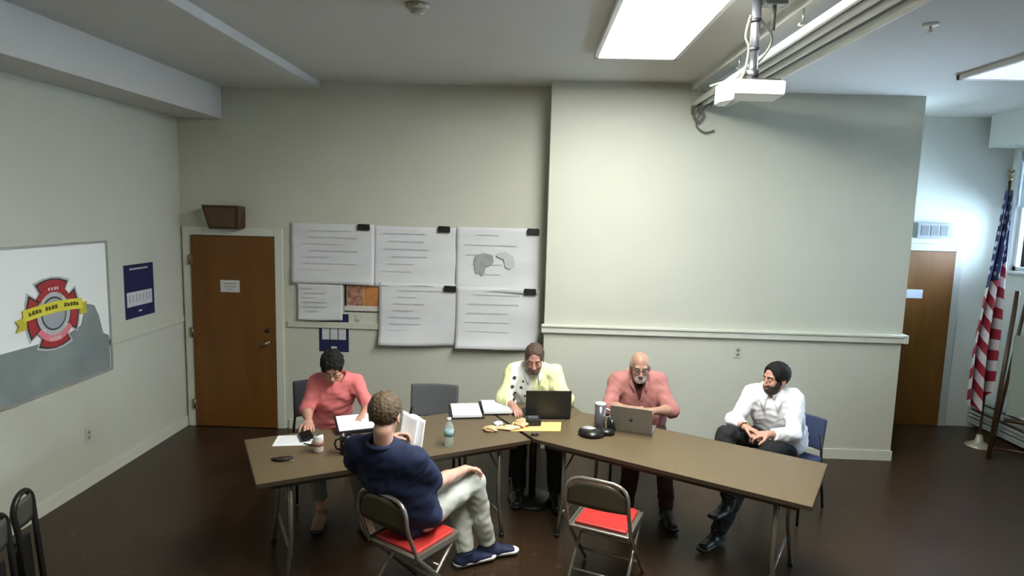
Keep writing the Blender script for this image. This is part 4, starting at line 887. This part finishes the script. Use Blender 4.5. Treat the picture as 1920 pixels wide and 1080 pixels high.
# man in navy, back to the camera
NAVYS = fab('navy_polo', (.010, .017, .055)); 
person('man in navy polo and khaki trousers seen from behind, holding papers', dict(
    pelvis=(-.665, 3.565, .565), head=(-.765, 3.36, 1.235), face=(.10, .95, -.22), SL=(-.935, 3.43, 1.015), SR=(-.605, 3.335, .985),
    EL=(-1.0, 3.64, .83), WL=(-.835, 3.74, .955), ER=(-.505, 3.565, .765), WR=(-.365, 3.84, .735), HL=(-.77, 3.63, .55), HR=(-.585, 3.575, .56),
    KL=(-.45, 4.03, .53), AL=(-.365, 3.97, .105), TL=(.80, .45, 0), KR=(-.325, 3.965, .60), AR=(-.225, 4.085, .105), TR=(.85, .30, 0),
    handL=((.75, .45, .25), (.3, -.2, -.9), (.7, .7, .7, .7), -1), handR=((.45, .75, -.28), (.3, -.35, -1), (.55, .6, .65, .75), -1),
    skin=SK2, lip=LIP, fat=1.0, head_scale=1.03, seed=5, brow=mat('hair_sandy', (.14, .09, .05), .6),
    hair=dict(kind='full', th=.012, amp=.0022, freq=210, mat=mat('hair_sandy_brown', (.135, .09, .05), .6, col2=(.08, .052, .03), vscale=60, bump=.5, bscale=150)),
    shirt=dict(sleeve=.86, mat=NAVYS, e=.018, hem=.10, collar=NAVYS, wr=.005, wf=30), pants=dict(mat=KHAKI, cut=.97), shoe=mat('shoe_navy', (.015, .02, .06), .7), sole=mat('sole_white', (.7, .7, .68), .5)))
# man in white and yellow shirt
def pickY(c):
    r = np.zeros(len(c), int); w_ = (c[:, 0] > -.125) & (c[:, 0] < .055) & (c[:, 1] < 5.36); r[w_] = 1
    for (x, z, q) in ((-.095, .955, .016), (-.11, .885, .016), (-.035, .870, .013), (-.02, .925, .010), (-.09, .82, .012), (.0, .80, .010)): r[(np.hypot(c[:, 0]-x, c[:, 2]-z) < q) & (c[:, 1] < 5.34)] = 2
    return r
SHY = fab('pale_yellow_shirt', (.72, .74, .42)); SHW = fab('white_shirt_panel', (.80, .82, .78)); 
person('bearded man in pale yellow shirt with dotted white panel behind the black laptop', dict(
    pelvis=(.10, 5.50, .57), head=(.07, 5.235, 1.135), face=(-.02, -.93, -.32), SL=(.235, 5.37, .985), SR=(-.095, 5.37, .975),
    EL=(.345, 5.20, .80), WL=(.255, 5.02, .775), ER=(-.185, 5.215, .795), WR=(-.085, 5.02, .775), HL=(.20, 5.47, .55), HR=(.0, 5.47, .55),
    KL=(.25, 5.03, .52), AL=(.27, 4.95, .10), TL=(.1, -1, 0), KR=(-.05, 5.03, .52), AR=(-.03, 5.0, .10), TR=(-.1, -1, 0),
    handL=((-.3, -.93, -.12), (0, -.1, -1), (.4, .4, .4, .4), 1), handR=((.35, -.9, -.12), (.1, -.1, -1), (.5, .5, .5, .55), -1),
    skin=SK3, lip=LIP, fat=1.06, belly=.03, seed=7, brow=mat('hair_brown', (.06, .035, .02), .6), beard=(mat('beard_brown_grey', (.16, .10, .08), .7), 1),
    hair=dict(kind='full', th=.009, amp=.0018, freq=200, mat=mat('hair_mid_brown', (.075, .042, .028), .6, bump=.5, bscale=150)),
    shirt=dict(sleeve=1.72, mat=[SHY, SHW, mat('shirt_black_spots', (.03, .03, .04), .8)], e=.018, hem=.03, collar=SHW, flaps=1, wr=.0045, pick=pickY), pants=dict(mat=BLK), shoe=SHB, sole=SHB))
# bald man in salmon shirt
SAL = fab('salmon_shirt', (.40, .165, .15)); SALC = fab('salmon_collar', (.46, .21, .19))
person('bald man with glasses and goatee in salmon shirt, arms folded behind silver laptop', dict(
    pelvis=(1.0, 5.27, .57), head=(.925, 5.06, 1.135), face=(-.06, -.97, -.14), SL=(1.10, 5.19, .985), SR=(.765, 5.19, .975),
    EL=(1.185, 5.02, .795), WL=(1.015, 4.90, .820), ER=(.685, 5.03, .80), WR=(.845, 4.90, .830), HL=(1.10, 5.24, .55), HR=(.90, 5.24, .55),
    KL=(1.10, 4.80, .52), AL=(1.12, 4.72, .10), TL=(.1, -1, 0), KR=(.85, 4.80, .52), AR=(.82, 4.75, .10), TR=(-.1, -1, 0),
    handL=((-.93, -.30, .05), (.15, .5, -.75), (.8, .85, .9, .9), 1), handR=((.95, -.25, .02), (-.1, .5, -.75), (.7, .8, .85, .9), -1),
    skin=SK4, lip=LIP, fat=1.04, belly=.02, seed=11, brow=mat('hair_grey', (.3, .28, .25), .6), glasses=mat('glasses_dark', (.04, .03, .03), .3), beard=(mat('beard_white', (.52, .48, .44), .7), 0),
    hair=dict(kind='ring', th=.006, amp=.001, mat=mat('hair_light_grey', (.36, .33, .29), .6)),
    shirt=dict(sleeve=1.06, neck_shadow=1, flaps=1, mat=[SAL, mat('neck_shadow_maroon', (.09, .025, .02), .9)], e=.018, hem=.05, collar=SALC, vee=.03, buttons=mat('button_dark', (.12, .05, .04), .4), wr=.0045), pants=dict(mat=mat('maroon_cloth', (.05, .014, .012), .85)), shoe=SHB, sole=SHB))  # maroon V below the chin: neck shadow put into the shirt's colour
# man in white shirt, looking to the left
WSH = fab('white_dress_shirt', (.80, .80, .84))
_, q5 = person('dark haired bearded man in white shirt and black trousers, hands clasped', dict(
    pelvis=(2.08, 4.99, .57), head=(1.925, 4.83, 1.135), face=(-.93, -.36, -.05), SL=(2.075, 4.80, .975), SR=(1.795, 4.945, .975),
    EL=(2.03, 4.66, .755), WL=(1.80, 4.575, .775), ER=(1.635, 4.83, .795), WR=(1.655, 4.65, .80), HL=(2.06, 4.90, .56), HR=(1.98, 5.03, .60),
    KL=(1.68, 4.57, .52), AL=(1.42, 4.38, .105), TL=(-.75, -.65, 0), KR=(1.515, 4.66, .72), AR=(1.50, 4.43, .33), TR=(-.7, -.6, -.15),
    handL=((-.97, -.1, .02), (.0, .3, -.9), (.7, .7, .75, .8), 1), handR=((.72, -.62, -.12), (-.1, -.1, -1), (.6, .6, .65, .7), -1),
    skin=SK1, lip=LIP, fat=1.0, seed=13, brow=mat('hair_black', (.012, .01, .01), .5), beard=(mat('beard_black', (.035, .024, .02), .7), 1),
    hair=dict(kind='full', th=.014, amp=.0018, freq=180, mat=mat('hair_black_short', (.008, .007, .007), .7, spec=.25, bump=.5, bscale=150)),
    shirt=dict(sleeve=1.78, mat=WSH, e=.014, hem=.04, collar=WSH, flaps=1, vee=.03, wr=.005), pants=dict(mat=BLK), shoe=SHB, sole=SHB))
# wrist watch
W_, E_ = q5['g']['WR'], q5['g']['ER']; dv = Vector(nz(W_-E_)); c = Vector(W_)-dv*.004
t = thing('wrist_watch', 'gold toned watch on the wrist of the man in the white shirt', 'watch', tuple(c)); u = dv.cross(Vector((0, 0, 1))).normalized(); v = dv.cross(u)
MB().tube([u*.034*math.cos(a)+v*.031*math.sin(a) for a in np.linspace(0, 2*math.pi, 21)[:-1]], .006, 8, closed=True).build('strap', mat('watch_strap', (.05, .035, .02), .4), t)
MB().lathe([(.001, 0), (.018, 0), (.018, .008), (.001, .009)], tuple(-u*.030-v*.016+Vector((0, 0, 0))), 18, (-u*.6-v*.6+Vector((0,-.3,.3))).to_track_quat('Z', 'Y').to_matrix()).build('dial', mat('watch_gold', (.45, .32, .12), .25, .8), t)
# papers held by the man in navy
t = thing('paper_bundle', 'white papers held up by the man in the navy polo', 'papers', (-.705, 3.83, .955), -.15)
def held(o, b_): return lambda u_, v_: ((u_-.5)*.12+o, .02*math.sin(3*u_+b_)+.08*(v_-.5), (v_-.5)*.17+.012*math.sin(4*u_+b_)+b_*.02)
MB().sheet(held(0, 0), 10, 8).build('sheet', PAPER, t, solid=.0015); MB().sheet(held(.022, .8), 10, 8).build('sheet', PAPER, t, solid=.0015); MB().sheet(held(-.02, 1.6), 10, 8).build('sheet', PAPER, t, solid=.0015)
